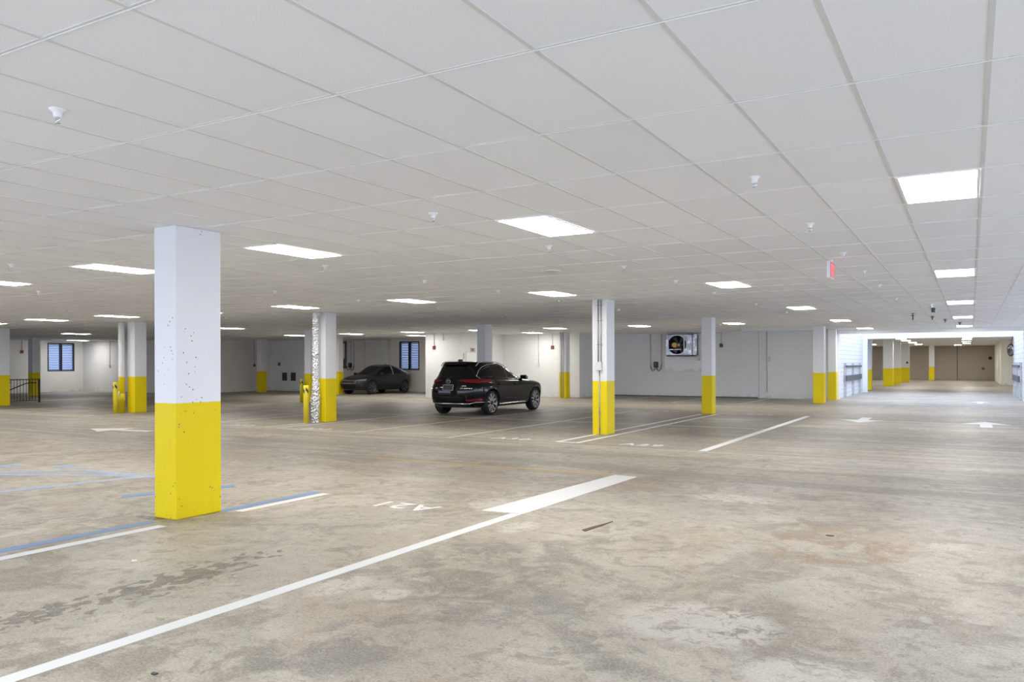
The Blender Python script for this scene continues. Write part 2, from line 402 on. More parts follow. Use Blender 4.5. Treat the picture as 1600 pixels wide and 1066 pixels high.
# far garage
m = MB(); m.box(-16, 9, 48.25, 84.2, 3.15, 3.3)
for i in range(-24, 17):
    x = GX+PX*i
    if x < 8.9: m.box(x-.012, x+.012, 48.3, 84.1, 3.146, 3.151, mi=1)
for j in range(39, 67): m.box(-16, 8.9, GY+PY*j-.012, GY+PY*j+.012, 3.146, 3.151, mi=1)
struct(m.build('ceiling_far', [M['tile'], M['tbar']]))
wall('wall_far', [(-16.2, 10, 84, 84.25, 0, H)], M['wall_far'])
wall('wall_far_left', [(-16.2, -16, 47.8, 84, 0, H)], M['wall_far'])
wall('wall_far_right', [(1.83, 4.5, 66, 84, 0, 3.15)], M['cream'])
wall('wall_far_side', [(8.9, 9.1, 48.25, 66, 0, H), (4.5, 9.1, 66, 66.25, 0, H)], M['cream'])
wall('trim_1', [(-5.16, -4.93, 47.62, 47.86, 0, 3.0)], M['trim'])
wall('trim_2', [(-5.30, -5.08, 38.02, 38.16, 0, 2.91)], M['trim'])
wall('trim_3', [(1.86, 2.0, 38.60, 38.76, 0, 2.91)], M['trim'])
wall('trim_4', [(-1.13, -1.07, 83.95, 84.0, 0, 3.15)], M['dgrey'])
for k, x in enumerate((-33.0, -31.9, -8.47)):
    wall('trim_%d' % (5+k), [(x-.012, x+.012, 37.488, 37.5, 0, CEIL)], M['conduit'])
wall('trim_8', [(-16.2, -8.5, 37.42, 37.5, 0, .05)], M['dgrey'])

def window(name, along, a0, a1, z0, z1, c):
    # along 'X': wall plane Y=c ; along 'Y': wall plane X=c (room on the +X side)
    def bx(m, s0, s1, d0, d1, zz0, zz1, **k):
        if along == 'X': m.box(s0, s1, c+d0, c+d1, zz0, zz1, **k)
        else: m.box(c-d1, c-d0, s0, s1, zz0, zz1, **k)
    m = MB(); t = .09
    bx(m, a0, a1, .02, .12, z0, z0+t); bx(m, a0, a1, .02, .12, z1-t, z1)
    bx(m, a0, a0+t, .02, .12, z0+t, z1-t); bx(m, a1-t, a1, .02, .12, z0+t, z1-t)
    mid = (a0+a1)/2; bx(m, mid-.08, mid+.08, .02, .12, z0+t, z1-t)
    o = struct(m.build(name, M['navy']))
    for (p, q) in ((a0+t, mid-.08), (mid+.08, a1-t)):
        k = MB(); nn = 15; st = (z1-z0-2*t)/nn
        for i in range(nn):
            zz = z0+t+st*(i+.5)
            if along == 'X':
                rot = Matrix.Rotation(math.radians(48), 3, 'X'); k.box(p, q, c+.022, c+.138, zz-.006, zz+.006, rot=rot)
            else:
                rot = Matrix.Rotation(math.radians(48), 3, 'Y'); k.box(c-.138, c-.022, p, q, zz-.006, zz+.006, rot=rot)
        k.build('louvre', M['slat'], o)
    return o
window('window_1', 'Y', 27.55, 29.22, 1.24, 2.96, -48.0)
window('window_2', 'X', -29.27, -27.8, 1.26, 2.95, 37.5)
# stair door in the side of the stair block
m = MB(); X0 = -20.45
m.box(X0, X0+.03, 31.19, 31.23, 0, 2.19); m.box(X0, X0+.03, 32.11, 32.15, 0, 2.19); m.box(X0, X0+.03, 31.23, 32.11, 2.15, 2.19)
d1 = struct(m.build('door_1', M['box']))
MB().box(X0+.001, X0+.02, 31.22, 32.12, .01, 2.15).build('door_leaf', M['w'], d1)
MB().cyl((X0+.02, 32.02, 1.02), (X0+.07, 32.02, 1.02), .012).cyl((X0+.07, 32.02, 1.02), (X0+.07, 31.9, 1.02), .010).build('door_handle', M['chrome'], d1)

# ------------------------------------------------------------------ columns
def column(xr, yf, wd, dp, label, h=CEIL, mat='col', name='concrete_column', group='yellow and white concrete columns'):
    m = MB(); m.box(-wd, 0, 0, dp, 0, h, bev=.012)
    o = m.build(name, M[mat], None, (xr, yf, 0)); tag(o, label, 'column', group); return o
C1 = column(-7.19, 5.46, .35, .58, 'large pitted white concrete column with yellow base, nearest the camera', mat='col_pit')
C2 = column(-7.16, 16.75, .36, .46, 'white and yellow column with grey conduit and junction box running down its face')
C3 = column(-7.14, 25.15, .34, .42, 'white and yellow column standing just right of the wall fan')
C4 = column(-15.67, 16.75, .36, .45, 'white and yellow column with a foil-wrapped pipe on its left')
C5 = column(-5.07, 33.7, .42, .42, 'white and yellow column at the end of the side beam, left of the driveway opening')
C6 = column(-5.08, 37.05, .34, .34, 'white and yellow column tight against the left edge of the driveway opening')
C7 = column(-24.5, 17.0, .40, .45, 'wide white and yellow column with a round drain pipe and bollards on its left')
C8 = column(-35.9, 33.0, .34, .45, 'distant white and yellow column before the dim taupe alcove wall')
C9 = column(-33.45, 17.2, .40, .5, 'white and yellow column cut by the left edge of the photo')
C10 = column(-43.2, 24.0, .42, .42, 'small distant white and yellow column behind the black stair railing')
C11 = column(-15.62, 25.15, .36, .5, 'plain grey-white column standing directly behind the black SUV')
C12 = column(-24.42, 25.2, .36, .36, 'white and yellow column mostly hidden behind the foil-wrapped pipe')
C13 = column(-29.45, 32.5, .36, .36, 'white and yellow column seen beside the front of the parked crossover')
C14 = column(-16.33, 33.4, .36, .42, 'white and yellow column with twin conduits against the white service wall')
column(-5.15, 51.9, .44, .5, 'bluish white and yellow column at left of the far garage entrance', 3.15, group='columns in the far garage')
column(-4.64, 60.4, .62, .6, 'broad cream and yellow column, largest in the far garage', 3.15, group='columns in the far garage')
column(-4.53, 65.6, .50, .5, 'cream and yellow column directly behind the broad one in the far garage', 3.15, group='columns in the far garage')
column(-4.40, 73.0, .62, .5, 'cream and yellow column with a small dark device, third back in the far garage', 3.15, group='columns in the far garage')
column(-2.86, 80.6, .42, .8, 'isolated cream and yellow column before the brown wall of the far garage', 3.15, group='columns in the far garage')

def strap(m, x, y, z, w=.05): m.box(x-w/2, x+w/2, y-.016, y, z-.012, z+.012)
# conduits on C2 (children: fixed to the column)
def parts_local(o, name, m, mat): return m.build(name, mat, o)
m = MB()
m.cyl((-.205, -.02, 1.66), (-.205, -.02, CEIL-.01), .014); parts_local(C2, 'conduit', m, M['conduit'])
m = MB(); m.cyl((-.135, -.02, 1.66), (-.135, -.02, CEIL-.01), .014); parts_local(C2, 'conduit', m, M['conduit'])
m = MB(); m.cyl((-.175, -.02, .01), (-.175, -.02, 1.5), .012); parts_local(C2, 'conduit', m, M['conduit'])
m = MB(); m.box(-.245, -.105, -.075, 0, 1.47, 1.66, bev=.008); parts_local(C2, 'junction_box', m, M['box'])
m = MB()
for z in (2.05, 2.6, 2.95): m.box(-.24, -.10, -.012, 0, z-.012, z+.012)
for z in (1.1, .5, .12): m.box(-.205, -.145, -.010, 0, z-.012, z+.012)
parts_local(C2, 'conduit_strap', m, M['conduit'])
for dx in (-.25, -.14):
    m = MB(); m.cyl((dx, -.02, .02), (dx, -.02, CEIL-.01), .02); parts_local(C14, 'conduit', m, M['conduit'])

# drain pipe beside C7 with round tag
t = empty('drain_pipe', (-24.95, 16.82, 0), 'round drain pipe, white above and yellow below, left of the wide column', 'pipe')
m = MB(); m.cyl((0, 0, 0), (0, 0, CEIL-.01), .10, seg=28); m.build('pipe', M['col'], t)
m = MB(); m.lathe([(.115, .40), (.115, .66)], seg=28); m.build('pipe_collar', M['yellow'], t)
m = MB(); m.cyl((-.02, -.10, .66), (-.02, -.16, .66), .085, seg=24); m.build('round_tag', M['w'], t)

def bollard(x, y, label, h=1.05, r=.075):
    t = empty('bollard', (x, y, 0), label, 'bollard', 'yellow bollards guarding the pipes')
    m = MB(); m.lathe([(r, 0), (r, h-.03), (r*.85, h-.005), (r*.3, h)], seg=24); m.build('post', M['yellow'], t)
    m = MB(); n = 10
    for (a0, a1, za, zb) in ((-2.3, -1.3, h-.2, h-.1), (-.9, .1, h-.2, h-.1)):
        vs = []
        for k in range(n+1):
            a = a0+(a1-a0)*k/n; z = za-(zb-za)*0 + .09*(1-k/n)
            vs.append((m.bm.verts.new(((r+.003)*math.cos(a), (r+.003)*math.sin(a), z-.04)), m.bm.verts.new(((r+.003)*math.cos(a), (r+.003)*math.sin(a), z+.05))))
        for p, q in zip(vs, vs[1:]): m.bm.faces.new((p[0], q[0], q[1], p[1]))
    m.build('hazard_stripe', M['dark'], t, fix=False)
bollard(-24.45-.28, 16.45, 'yellow bollard with black chevron, front one beside the wide column')
bollard(-25.12, 16.92, 'yellow bollard half hidden behind the front bollard at the drain pipe', 1.05)
bollard(-15.92, 16.25, 'bright yellow bollard with black chevron left of the foil-wrapped pipe')
bollard(-24.75, 25.0, 'farther yellow bollard behind the one at the foil-wrapped pipe', 1.0)

# foil wrapped pipe
t = empty('wrapped_pipe', (-15.87, 16.58, 0), 'vertical pipe wrapped in crinkled aluminium foil, left of its column', 'pipe')
m = MB(); rings = []; seg = 28; hh = 90
for k in range(hh+1):
    z = (CEIL-.005)*k/hh; rg = []
    base = .095 + .035*max(0, 1-abs(z-.62)/.55) + (.012 if z < .5 else 0)
    off = .03*max(0, min(1, (z-.4)/.6))
    for q in range(seg):
        a = 2*PI*q/seg; r = base*(1+random.uniform(-.07, .07))
        rg.append(m.bm.verts.new((r*math.cos(a)-.02+off*.6, r*math.sin(a), z)))
    rings.append(rg)
for a, b in zip(rings, rings[1:]):
    for q in range(seg): m.bm.faces.new((a[q], a[(q+1) % seg], b[(q+1) % seg], b[q]))
m.build('foil_wrap', M['foil'], t)
m = MB(); m.tube([(.06, -.02, CEIL-.18), (.10, -.02, CEIL-.08), (.2, -.02, CEIL-.03)], .03); m.build('pipe_elbow', M['foil'], t)

# ------------------------------------------------------------------ ceiling lamps
def lamp_proto(name='ceiling_light'):
    r = bpy.data.objects.new(name, None); COL.objects.link(r)
    m = MB(); a, b = PX/2-.014, PY/2-.014; i = .022
    for bx in ((-a, a, -b, -b+i), (-a, a, b-i, b), (-a, -a+i, -b+i, b-i), (a-i, a, -b+i, b-i)): m.box(*bx, -.008, 0)
    m.build('frame', M['lampf'], r)
    m = MB(); m.box(-a+i, a-i, -b+i, b-i, -.004, -.001); m.build('diffuser', M['lamp'], r)
    return r
LP = lamp_proto(); used = []
def lamp(i, j, label, z=CEIL, xy=None, group='troffer lights in the near garage ceiling'):
    o = LP if not used else copy_tree(LP); used.append(1)
    o.location = (GX+PX*(i+.5), GY+PY*(j+.5), z-.0045) if xy is None else (xy[0], xy[1], z-.0045)
    return tag(o, label, 'ceiling light', group)
L = [(1, 4, 'large bright troffer at upper right, nearest light over the driving lane'),
 (-5, 4, 'bright troffer near the picture centre, largest left of the driving lane'),
 (-11, 4, 'long troffer just right of the pitted foreground column'),
 (-17, 4, 'long troffer touching the left edge of the pitted foreground column'),
 (-23, 4, 'troffer cut by the left edge of the photo, the highest one there'),
 (-5, 10, 'troffer above and between the conduit column and the red exit sign'),
 (-11, 10, 'troffer just left above the conduit column'),
 (-17, 10, 'troffer above the black SUV, left of the conduit column light'),
 (-23, 10, 'troffer directly above the foil-wrapped pipe'),
 (-29, 10, 'sliver of troffer showing at the right side of the pitted foreground column'),
 (-35, 10, 'slim troffer above the wide column with the drain pipe'),
 (-41, 10, 'slim troffer above the small window at far left'),
 (-47, 10, 'troffer cut by the left edge of the photo, the lowest one there'),
 (1, 10, 'second light from the camera over the right-hand driving lane'),
 (1, 16, 'third light from the camera over the right-hand driving lane'),
 (1, 22, 'fourth light from the camera over the right-hand driving lane'),
 (1, 28, 'farthest lane light just before the opening beam'),
 (-5, 16, 'troffer above the column that ends the side beam'),
 (-5, 22, 'troffer above the left edge of the driveway opening'),
 (-5, 28, 'small troffer touching the beam at the left of the driveway opening'),
 (-11, 22, 'troffer just right of the column beside the wall fan'),
 (-17, 22, 'troffer above the charger left of the wall fan'),
 (-23, 22, 'troffer above the twin-conduit column at the service wall'),
 (-28, 25, 'troffer over the white service wall between the SUV column and twin conduits'),
 (-29, 22, 'troffer half hidden by the column behind the SUV'),
 (-35, 22, 'upper of two troffers before the right louvred window'),
 (-39, 25, 'lower sliver of troffer right above the right louvred window'),
 (-41, 22, 'troffer above the parked dark crossover'),
 (-47, 22, 'slim troffer above the wall with two brown vents'),
 (-58, 16, 'upper of two troffers above the small window at far left'),
 (-74, 21, 'lowest sliver of troffer above the small window at far left')]
for i, j, l in L: lamp(i, j, l)
# lights behind the camera that only light the room (same ceiling rows)
for i in (1, -5, -11, -17, -23, -29, -35):
    for j in (-2,):
        lamp(i, j, 'troffer behind the viewpoint, outside the photo', group='troffers behind the viewpoint')
for (i, j) in ((-29, 4), (-35, 4), (-41, 4), (-47, 4), (-41, 16)): lamp(i, j, 'troffer hidden from view behind columns or outside the left edge', group='troffers out of sight at left')
FG = 'troffer lights in the far garage ceiling'
for k, (x, y) in enumerate(((-3.9, 57), (-3.9, 61.5), (-3.85, 68), (-3.8, 75))):
    lamp(0, 0, ['first', 'second', 'third', 'fourth'][k]+' far-garage light from the front in the row over the left columns', 3.15, (x, y), FG)
for k, (x, y) in enumerate(((-.2, 56.3), (-.25, 61), (-.3, 67.8), (-.3, 74.6))):
    lamp(0, 0, ['topmost', 'second', 'third', 'lowest'][k]+' of the stacked far-garage lights right of centre', 3.15, (x, y), FG)
lamp(0, 0, 'small far-garage light left of the broad column', 3.15, (-7.2, 73.5), FG)

for (x, y) in ((-9, 54), (-9, 62), (-9, 70), (-9, 78), (4, 54), (4, 61), (7, 57), (-1, 80), (-6, 79)):
    lamp(0, 0, 'ceiling light added to brighten the far garage', 3.15, (x, y), 'lights added in the far garage')  # extra lamps added only to brighten the far garage
# ------------------------------------------------------------------ sprinklers and ceiling devices
def sprinkler_proto():
    r = bpy.data.objects.new('sprinkler_head', None); COL.objects.link(r)
    m = MB(); m.lathe([(.045, 0), (.047, -.006), (.036, -.014), (.026, -.022), (.021, -.045), (.020, -.050)], seg=24); m.build('escutcheon', M['w'], r)
    m = MB()
    for s in (-1, 1): m.tube([(s*.014, 0, -.048), (s*.020, 0, -.062), (s*.006, 0, -.080)], .003, 6)
    m.cyl((0, 0, -.048), (0, 0, -.078), .0035, seg=8); m.build('frame', M['chrome'], r)
    m = MB(); m.cyl((0, 0, -.080), (0, 0, -.083), .015, seg=16); m.build('deflector', M['chrome'], r)
    return r
SP = sprinkler_proto(); su = []
def sprinkler(x, y, label, sc=1.0, group='sprinkler heads on the near ceiling'):
    o = SP if not su else copy_tree(SP); su.append(1)
    o.location = (x, y, CEIL-.0005); o.scale = (sc, sc, sc); return tag(o, label, 'sprinkler', group)
sprinkler(-4.51, 2.65, 'largest sprinkler head, white, at upper left of the ceiling')
sprinkler(-4.51, 6.31, 'white sprinkler head left of the bright central troffer')
sprinkler(-1.47, 6.37, 'large white sprinkler head left of the nearest lane light')
sprinkler(-1.46, 8.79, 'white sprinkler head above and left of the exit sign')
sprinkler(-4.53, 8.79, 'white sprinkler head just below the bright central troffer')
sprinkler(-1.46, 11.3, 'white sprinkler head touching the exit sign at its upper right')
sprinkler(-1.47, 13.76, 'white sprinkler head just right below the exit sign')
sprinkler(-4.49, 11.15, 'white sprinkler head left of the troffer beside the conduit column')
sprinkler(-12.03, 6.39, 'white sprinkler head at the far left edge above the lights')
sprinkler(-15.95, 8.99, 'white sprinkler head below the cut-off left troffer')
sprinkler(-8.28, 8.85, 'white sprinkler head below the long troffer right of the pitted column')
sprinkler(-8.26, 11.3, 'white sprinkler head midway between the pitted column and the picture centre')
for (x, y) in ((-8.18, 13.64), (-4.5, 13.61), (-4.55, 16.22), (-4.56, 19.89), (-1.49, 16.4), (-1.47, 20.02), (-8.2, 16.4), (-8.2, 20), (-4.55, 23.6), (-8.2, 24), (-4.55, 27.5), (-12, 11.4), (-12, 13.9), (-12, 17), (-12, 20.5), (-12, 24),
               (-16, 12), (-16, 20.4), (-16, 28.5), (-20, 12), (-20, 17), (-20, 21), (-20, 25), (-12, 30), (-12, 35), (-8.2, 30), (-24, 12.4), (-28, 12.4), (-32, 13), (-28, 17.5), (-28, 21), (-28, 26), (-32, 22), (-36, 17), (-36, 22), (-36, 27), (-40, 20), (-40, 26), (-44, 24), (-8.2, 34.5), (-23.8, 29)):
    sprinkler(x, y, 'tiny white sprinkler head on the distant part of the garage ceiling', group='distant sprinkler heads')
# exit sign
t = empty('exit_sign', (-1.70, 12.05, CEIL), 'red-lettered exit sign box hanging from the ceiling over the lane', 'exit sign')
m = MB(); m.box(-.045, .0, -.19, .19, -.27, -.035, bev=.004); m.build('housing', M['w'], t)
m = MB(); m.cyl((-.022, 0, 0), (-.022, 0, -.036), .03); m.build('canopy', M['w'], t)
m = MB(); m.box(.0005, .005, -.18, .18, -.26, -.045); m.build('sign_face', M['exit_face'], t)
def text_mesh(s, size, name, mat, parent=None, ext=0., res=3, sp=1.0):
    cu = bpy.data.curves.new(name, 'FONT'); cu.body = s; cu.size = size; cu.align_x = 'CENTER'; cu.align_y = 'CENTER'; cu.extrude = ext; cu.offset = size*.018; cu.resolution_u = res; cu.space_character = sp
    o = bpy.data.objects.new(name+'_tmp', cu); COL.objects.link(o)
    me = bpy.data.meshes.new_from_object(o.evaluated_get(bpy.context.evaluated_depsgraph_get()))
    bpy.data.objects.remove(o); bpy.data.curves.remove(cu); me.name = name; me.materials.clear(); me.materials.append(mat)
    r = bpy.data.objects.new(name, me); COL.objects.link(r)
    if parent: r.parent = parent
    return r
x = text_mesh('EXIT', .20, 'exit_lettering', M['exit_red'], t, .001); x.location = (.0065, 0, -.152); x.rotation_euler = (PI/2, 0, PI/2); x.scale = (.68, 1, 1)
# round speaker, camera, hanging pipes
t = empty('ceiling_speaker', (-5.72, 11.17, CEIL), 'flat round white ceiling disc between two troffers', 'ceiling speaker')
MB().lathe([(.15, 0), (.148, -.012), (.125, -.02), (.12, -.014), (.02, -.014)], seg=32).build('cover', M['w'], t)
MB().lathe([(.117, -.0135), (.1, -.02), (.01, -.021)], seg=28).build('grille', M['box'], t)
t = empty('security_camera', (-.86, 22.46, CEIL), 'white bullet security camera with black lens end under the ceiling', 'camera')
MB().lathe([(.06, 0), (.06, -.025), (.03, -.035)], seg=20).build('mount', M['w'], t)
MB().tube([(0, 0, -.03), (.01, -.02, -.08), (.03, -.04, -.11)], .02).build('arm', M['w'], t)
MB().cyl((.01, .10, -.10), (.05, -.10, -.14), .045, seg=20).build('camera_body', M['w'], t)
MB().cyl((.05, -.10, -.14), (.057, -.13, -.146), .047, seg=20).build('lens_hood', M['dark'], t)
MB().box(.01, .10, -.17, -.10, -.22, -.14, bev=.01).build('lens_housing', M['dark'], t)
for k, (x, y, hh, l) in enumerate(((-1.49, 26.4, .20, 'tallest dark cross-shaped pipe hanging from the ceiling before the opening'), (-1.05, 28.3, .12, 'short dark pipe stub right of the cross-shaped hanging pipe'), (-.75, 30.5, .12, 'short dark pipe stub nearest the lane lights'), (-.35, 33.2, .10, 'tiny dark pipe stub close to the opening beam'))):
    t = empty('hanging_pipe', (x, y, CEIL), l, 'pipe', 'dark pipe stubs under the ceiling')
    MB().cyl((0, 0, 0), (0, 0, -hh), .018, seg=12).build('drop', M['dgrey'], t)
    MB().lathe([(.06, -.012), (.06, 0)], seg=16).cyl((-.05, 0, -hh*.35), (.05, 0, -hh*.35), .012, seg=8).build('flange', M['dgrey'], t)

# ------------------------------------------------------------------ wall devices
def conduit_run(m, pts, r=.014): m.tube(pts, r, 8)
def alarm(x, y, face, z=2.39, label='', top=CEIL):
    # face: 'Y' wall facing -Y, 'X' wall facing +X
    t = empty('fire_alarm', (x, y, z), label, 'fire alarm', 'red fire alarms with conduit drops', 0 if face == 'Y' else PI/2)
    MB().box(-.075, .075, -.06, 0, -.085, .085, bev=.008).build('alarm_body', M['alarm'], t)
    MB().box(-.035, .035, -.066, -.06, -.05, .0).build('strobe', M['dgrey'], t)
    MB().cyl((0, -.02, .085), (0, -.02, top-z-.01), .013, seg=10).build('conduit', M['conduit'], t)
alarm(-22.02, 30.9, 'Y', 2.39, 'red fire alarm left on the stair block wall above the SUV')
alarm(-17.63, 34.6, 'Y', 2.41, 'red fire alarm on the white service wall beside the twin conduits')
alarm(-10.2, 37.5, 'Y', 2.45, 'red fire alarm on the grey wall right of the fan column')
alarm(-48.0, 26.06, 'X', 2.40, 'red fire alarm on the left wall above the stair railing')
def outlet(x, y, face, z, label, top=CEIL, mat='box', s=1.):
    t = empty('outlet_box', (x, y, z), label, 'outlet box', 'wall boxes on conduit drops', 0 if face == 'Y' else PI/2)
    MB().box(-.06*s, .06*s, -.07, 0, -.08*s, .08*s, bev=.008).build('box', M[mat], t)
    MB().cyl((0, -.02, .08), (0, -.02, top-z-.01), .012, seg=10).build('conduit', M['conduit'], t)
    return t
outlet(-18.41, 34.6, 'Y', 1.57, 'grey outlet box on conduit, middle of the white service wall')
outlet(-21.5, 30.9, 'Y', 2.79, 'small grey box high beside the alarm on the stair block', s=.7)
outlet(-45.24, 29.75, 'Y', 1.55, 'grey outlet box on a conduit drop left of the drain pipe column')
outlet(-37.8, 34.22, 'X', 1.57, 'dark outlet box on the taupe alcove wall', mat='dgrey')
outlet(-30.9, 37.5, 'Y', 2.35, 'small black box on the wall above the crossover roof', mat='dark')
o = outlet(-8.1, 37.5, 'Y', .35, 'conduit with two boxes right of the fan wall seam', mat='box')
MB().box(-.02, .16, -.08, 0, 1.35, 1.55, bev=.01).build('switch_box', M['box'], o)
t = empty('wall_device', (-37.0, 35.5, 1.64), 'small dark square device above the brown vents', 'wall device')
MB().box(-.09, .09, -.04, 0, -.1, .1, bev=.01).build('body', M['dgrey'], t)
for k, (x0, l) in enumerate(((-36.55, 'left one of two brown louvred wall vents'), (-35.82, 'right one of two brown louvred wall vents'))):
    t = empty('wall_vent', (x0, 35.5, .62), l, 'vent', 'brown wall vents')
    MB().box(-.2, .2, -.02, 0, 0, .5).build('vent_plate', M['grille'], t)
    m = MB()
    for q in range(10): m.box(-.18, .18, -.035, -.018, .03+q*.047, .045+q*.047, rot=Matrix.Rotation(.5, 3, 'X'))
    m.build('louvre', M['grille'], t)
t = empty('wall_sign', (-20.45, 31.78, 2.27), 'small beige sign plate with dark symbol above the stair door', 'sign')
MB().box(0, .02, -.19, .19, -.075, .10, bev=.004).build('sign_plate', M['signg'], t)
MB().box(.02, .024, -.05, .03, -.04, .07).build('symbol', M['dark'], t)
t = empty('wall_sign', (-20.45, 31.02, 1.99), 'narrow upright grey plate left of the stair door', 'sign')
MB().box(0, .02, -.05, .05, -.14, .14, bev=.004).build('sign_plate', M['conduit'], t)
t = empty('wall_device', (-4.55, 73.0, 1.62), 'small dark device on the third far-garage column', 'wall device'); MB().box(-.07, .07, -.05, 0, -.08, .08, bev=.01).build('body', M['dark'], t)
t = empty('wall_device', (1.5, 84, 2.0), 'black round device on the brown far wall, upper one', 'wall device'); MB().cyl((0, -.1, 0), (0, 0, 0), .15).build('body', M['dark'], t)
t = empty('wall_device', (.95, 84, 1.05), 'small dark device on the brown far wall, lower one', 'wall device'); MB().box(-.1, .1, -.05, 0, -.1, .1, bev=.01).build('body', M['dgrey'], t)
# far away convex mirror
t = empty('convex_mirror', (1.80, 48.2, 2.25), 'black rimmed round traffic mirror at the right of the far opening', 'mirror', None, math.radians(-65))
MB().lathe([(.30, 0), (.33, -.02), (.33, -.05), (.30, -.055)], axis='Y', seg=28).build('rim', M['trimp'], t)
MB().lathe([(.30, -.04), (.22, -.065), (.1, -.08), (.01, -.083)], axis='Y', seg=28).build('mirror_glass', M['mirror'], t)
MB().tube([(0, 0, .3), (0, .02, .5), (0, .05, .68)], .02).build('bracket', M['dgrey'], t)

# EV chargers
def charger(x, y, label, panel=False):
    t = empty('car_charger', (x, y, 1.55), label, 'car charger', 'black wall car chargers')
    MB().box(-.11, .11, -.12, 0, -.13, .15, bev=.03).build('charger_body', M['dark'], t)
    MB().box(-.05, .05, -.13, -.12, -.02, .10, bev=.004).build('charger_face', M['dgrey'], t)
    m = MB()
    for s in (-1, 1):
        m.tube([(s*.03, -.06, -.12), (s*.07, -.07, -.24), (s*.15, -.07, -.30), (s*.23, -.06, -.24), (s*.27, -.05, -.1), (s*.28, -.04, .02)], .018, 8)
    m.build('cable', M['dark'], t)
    for s in (-1, 1): MB().cyl((s*.28, -.03, .0), (s*.28, -.03, CEIL-1.55-.01), .013, seg=10).build('conduit', M['conduit'], t)
    MB().box(-.33, -.24, -.06, 0, -.02, .12, bev=.004).build('junction_box', M['box'], t)
charger(-13.40, 37.485, 'black car charger with two looped cables left of the fan')
charger(-33.0, 37.485, 'black car charger on the wall above the crossover bonnet')
t = empty('wall_cabinet', (-33.5, 37.5, 1.35), 'tall narrow pale cabinet on a dark board beside the far column', 'cabinet')
MB().box(-.35, .15, -.03, 0, 0, 1.68).build('backboard', M['dgrey'], t)
MB().box(-.17, .06, -.16, -.03, .62, 1.55, bev=.01).build('cabinet_body', M['w'], t)

# ventilation fan on its plaster patch
t = empty('ventilation_panel', (-12.0, 37.5, 1.24), 'white plaster panel behind the wall fan', 'wall panel')
MB().box(-.95, 1.0, -.06, 0, 0, 1.80, bev=.01).build('panel', M['plaster'], t)
F = empty('wall_fan', (-12.1, 37.44, 2.0), 'square galvanised wall fan with round black opening and brass pulleys', 'fan')
m = MB(); a, b, yf, R = -.66, .66, -.42, .45; cx, cz = -.10, .50
outer = []
n = 48
for ring_y in (yf,):
    vo_, vi_ = [], []
    for k in range(n):
        an = 2*PI*k/n; c_, s_ = math.cos(an), math.sin(an); q = 1/max(abs(c_)/1, abs(s_)/1)
        ox, oz = c_*q*.66, s_*q*.50
        vo_.append(m.bm.verts.new((ox, ring_y, cz+oz))); vi_.append(m.bm.verts.new((cx+c_*R, ring_y, cz+s_*R)))
    for k in range(n): m.bm.faces.new((vo_[k], vo_[(k+1) % n], vi_[(k+1) % n], vi_[k]))
m.box(a, b, yf, 0, 0, .02); m.box(a, b, yf, 0, .98, 1.0); m.box(a, a+.02, yf, 0, 0, 1.0); m.box(b-.02, b, yf, 0, 0, 1.0)
m.build('housing', M['zinc'], F)
m = MB(); m.lathe([(R, yf), (R-.015, yf+.04), (R-.03, -.02), (.01, -.019)], (cx, 0, cz), 'Y', 40, cap=False); m.build('throat', M['dark'], F)
m = MB(); m.lathe([(.10, -.16), (.10, -.10), (.02, -.09)], (cx, 0, cz), 'Y', 20)
for k in range(6):
    an = 2*PI*k/6; rot = Matrix.Rotation(an, 3, 'Y')
    vs = [m.bm.verts.new(Vector((cx, 0, cz)) + rot @ Vector(p)) for p in ((.09, -.15, -.05), (.40, -.17, -.10), (.41, -.11, .10), (.09, -.11, .05))]
    m.bm.faces.new(vs); vs2 = [m.bm.verts.new(v.co + Vector((0, .01, 0))) for v in vs]; m.bm.faces.new(vs2[::-1])
    for q in range(4): m.bm.faces.new((vs[q], vs2[q], vs2[(q+1) % 4], vs[(q+1) % 4]))
m.build('impeller', M['dgrey'], F)
for (px_, r_) in ((cx-.18, .12), (cx+.03, .06)):
    MB().lathe([(r_, -.24), (r_, -.20), (r_*.7, -.205)], (px_, 0, cz+.0), 'Y', 24).lathe([(r_*.45, -.25), (r_*.4, -.20)], (px_, 0, cz), 'Y', 16).build('pulley', M['amber'], F)
for bar in ((a, cx+.2, yf-.03, yf, .26, .30), (.24, .28, yf-.03, yf, .0, 1.0), (-.53, -.50, yf-.03, yf, .02, .98)):
    MB().box(*bar).build('brace_bar', M['zinc'], F)
MB().box(.66, .86, -.40, 0, .0, 1.02, bev=.02).build('side_cowl', M['zinc'], F)
MB().tube([(.86, -.38, .95), (.90, -.40, .9), (.90, -.40, -.02)], .025).build('power_conduit', M['dgrey'], F)
MB().box(.86, .97, -.40, -.25, -.26, -.02, bev=.01).build('junction_box', M['conduit'], F)
MB().box(-.62, .72, yf-.01, -.02, -.05, 0.0).build('base_angle', M['dgrey'], F)

# guard rails in the passage
def guard(x, s, label):
    t = empty('bumper_rail', (x, 42.5, 0), label, 'guard rail', 'dark bumper rails in the open passage')
    for (z, hgt, nm) in ((1.45, .10, 'upper_rail'), (.90, .26, 'lower_rail')):
        MB().box(min(0, s*.06)+s*.08, max(0, s*.06)+s*.08, -2.6, 3.3, z-hgt/2, z+hgt/2, bev=.01).build(nm, M['board'], t)
    for y in (-2.4, .4, 3.2):
        MB().box(min(0, s*.10), max(0, s*.10), y-.05, y+.05, .0, 1.62).build('rail_post', M['zinc'], t)
guard(-5.145, 1, 'two dark bumper rails on the left block wall of the open passage')
guard(1.865, -1, 'two dark bumper rails on the right block wall of the open passage')

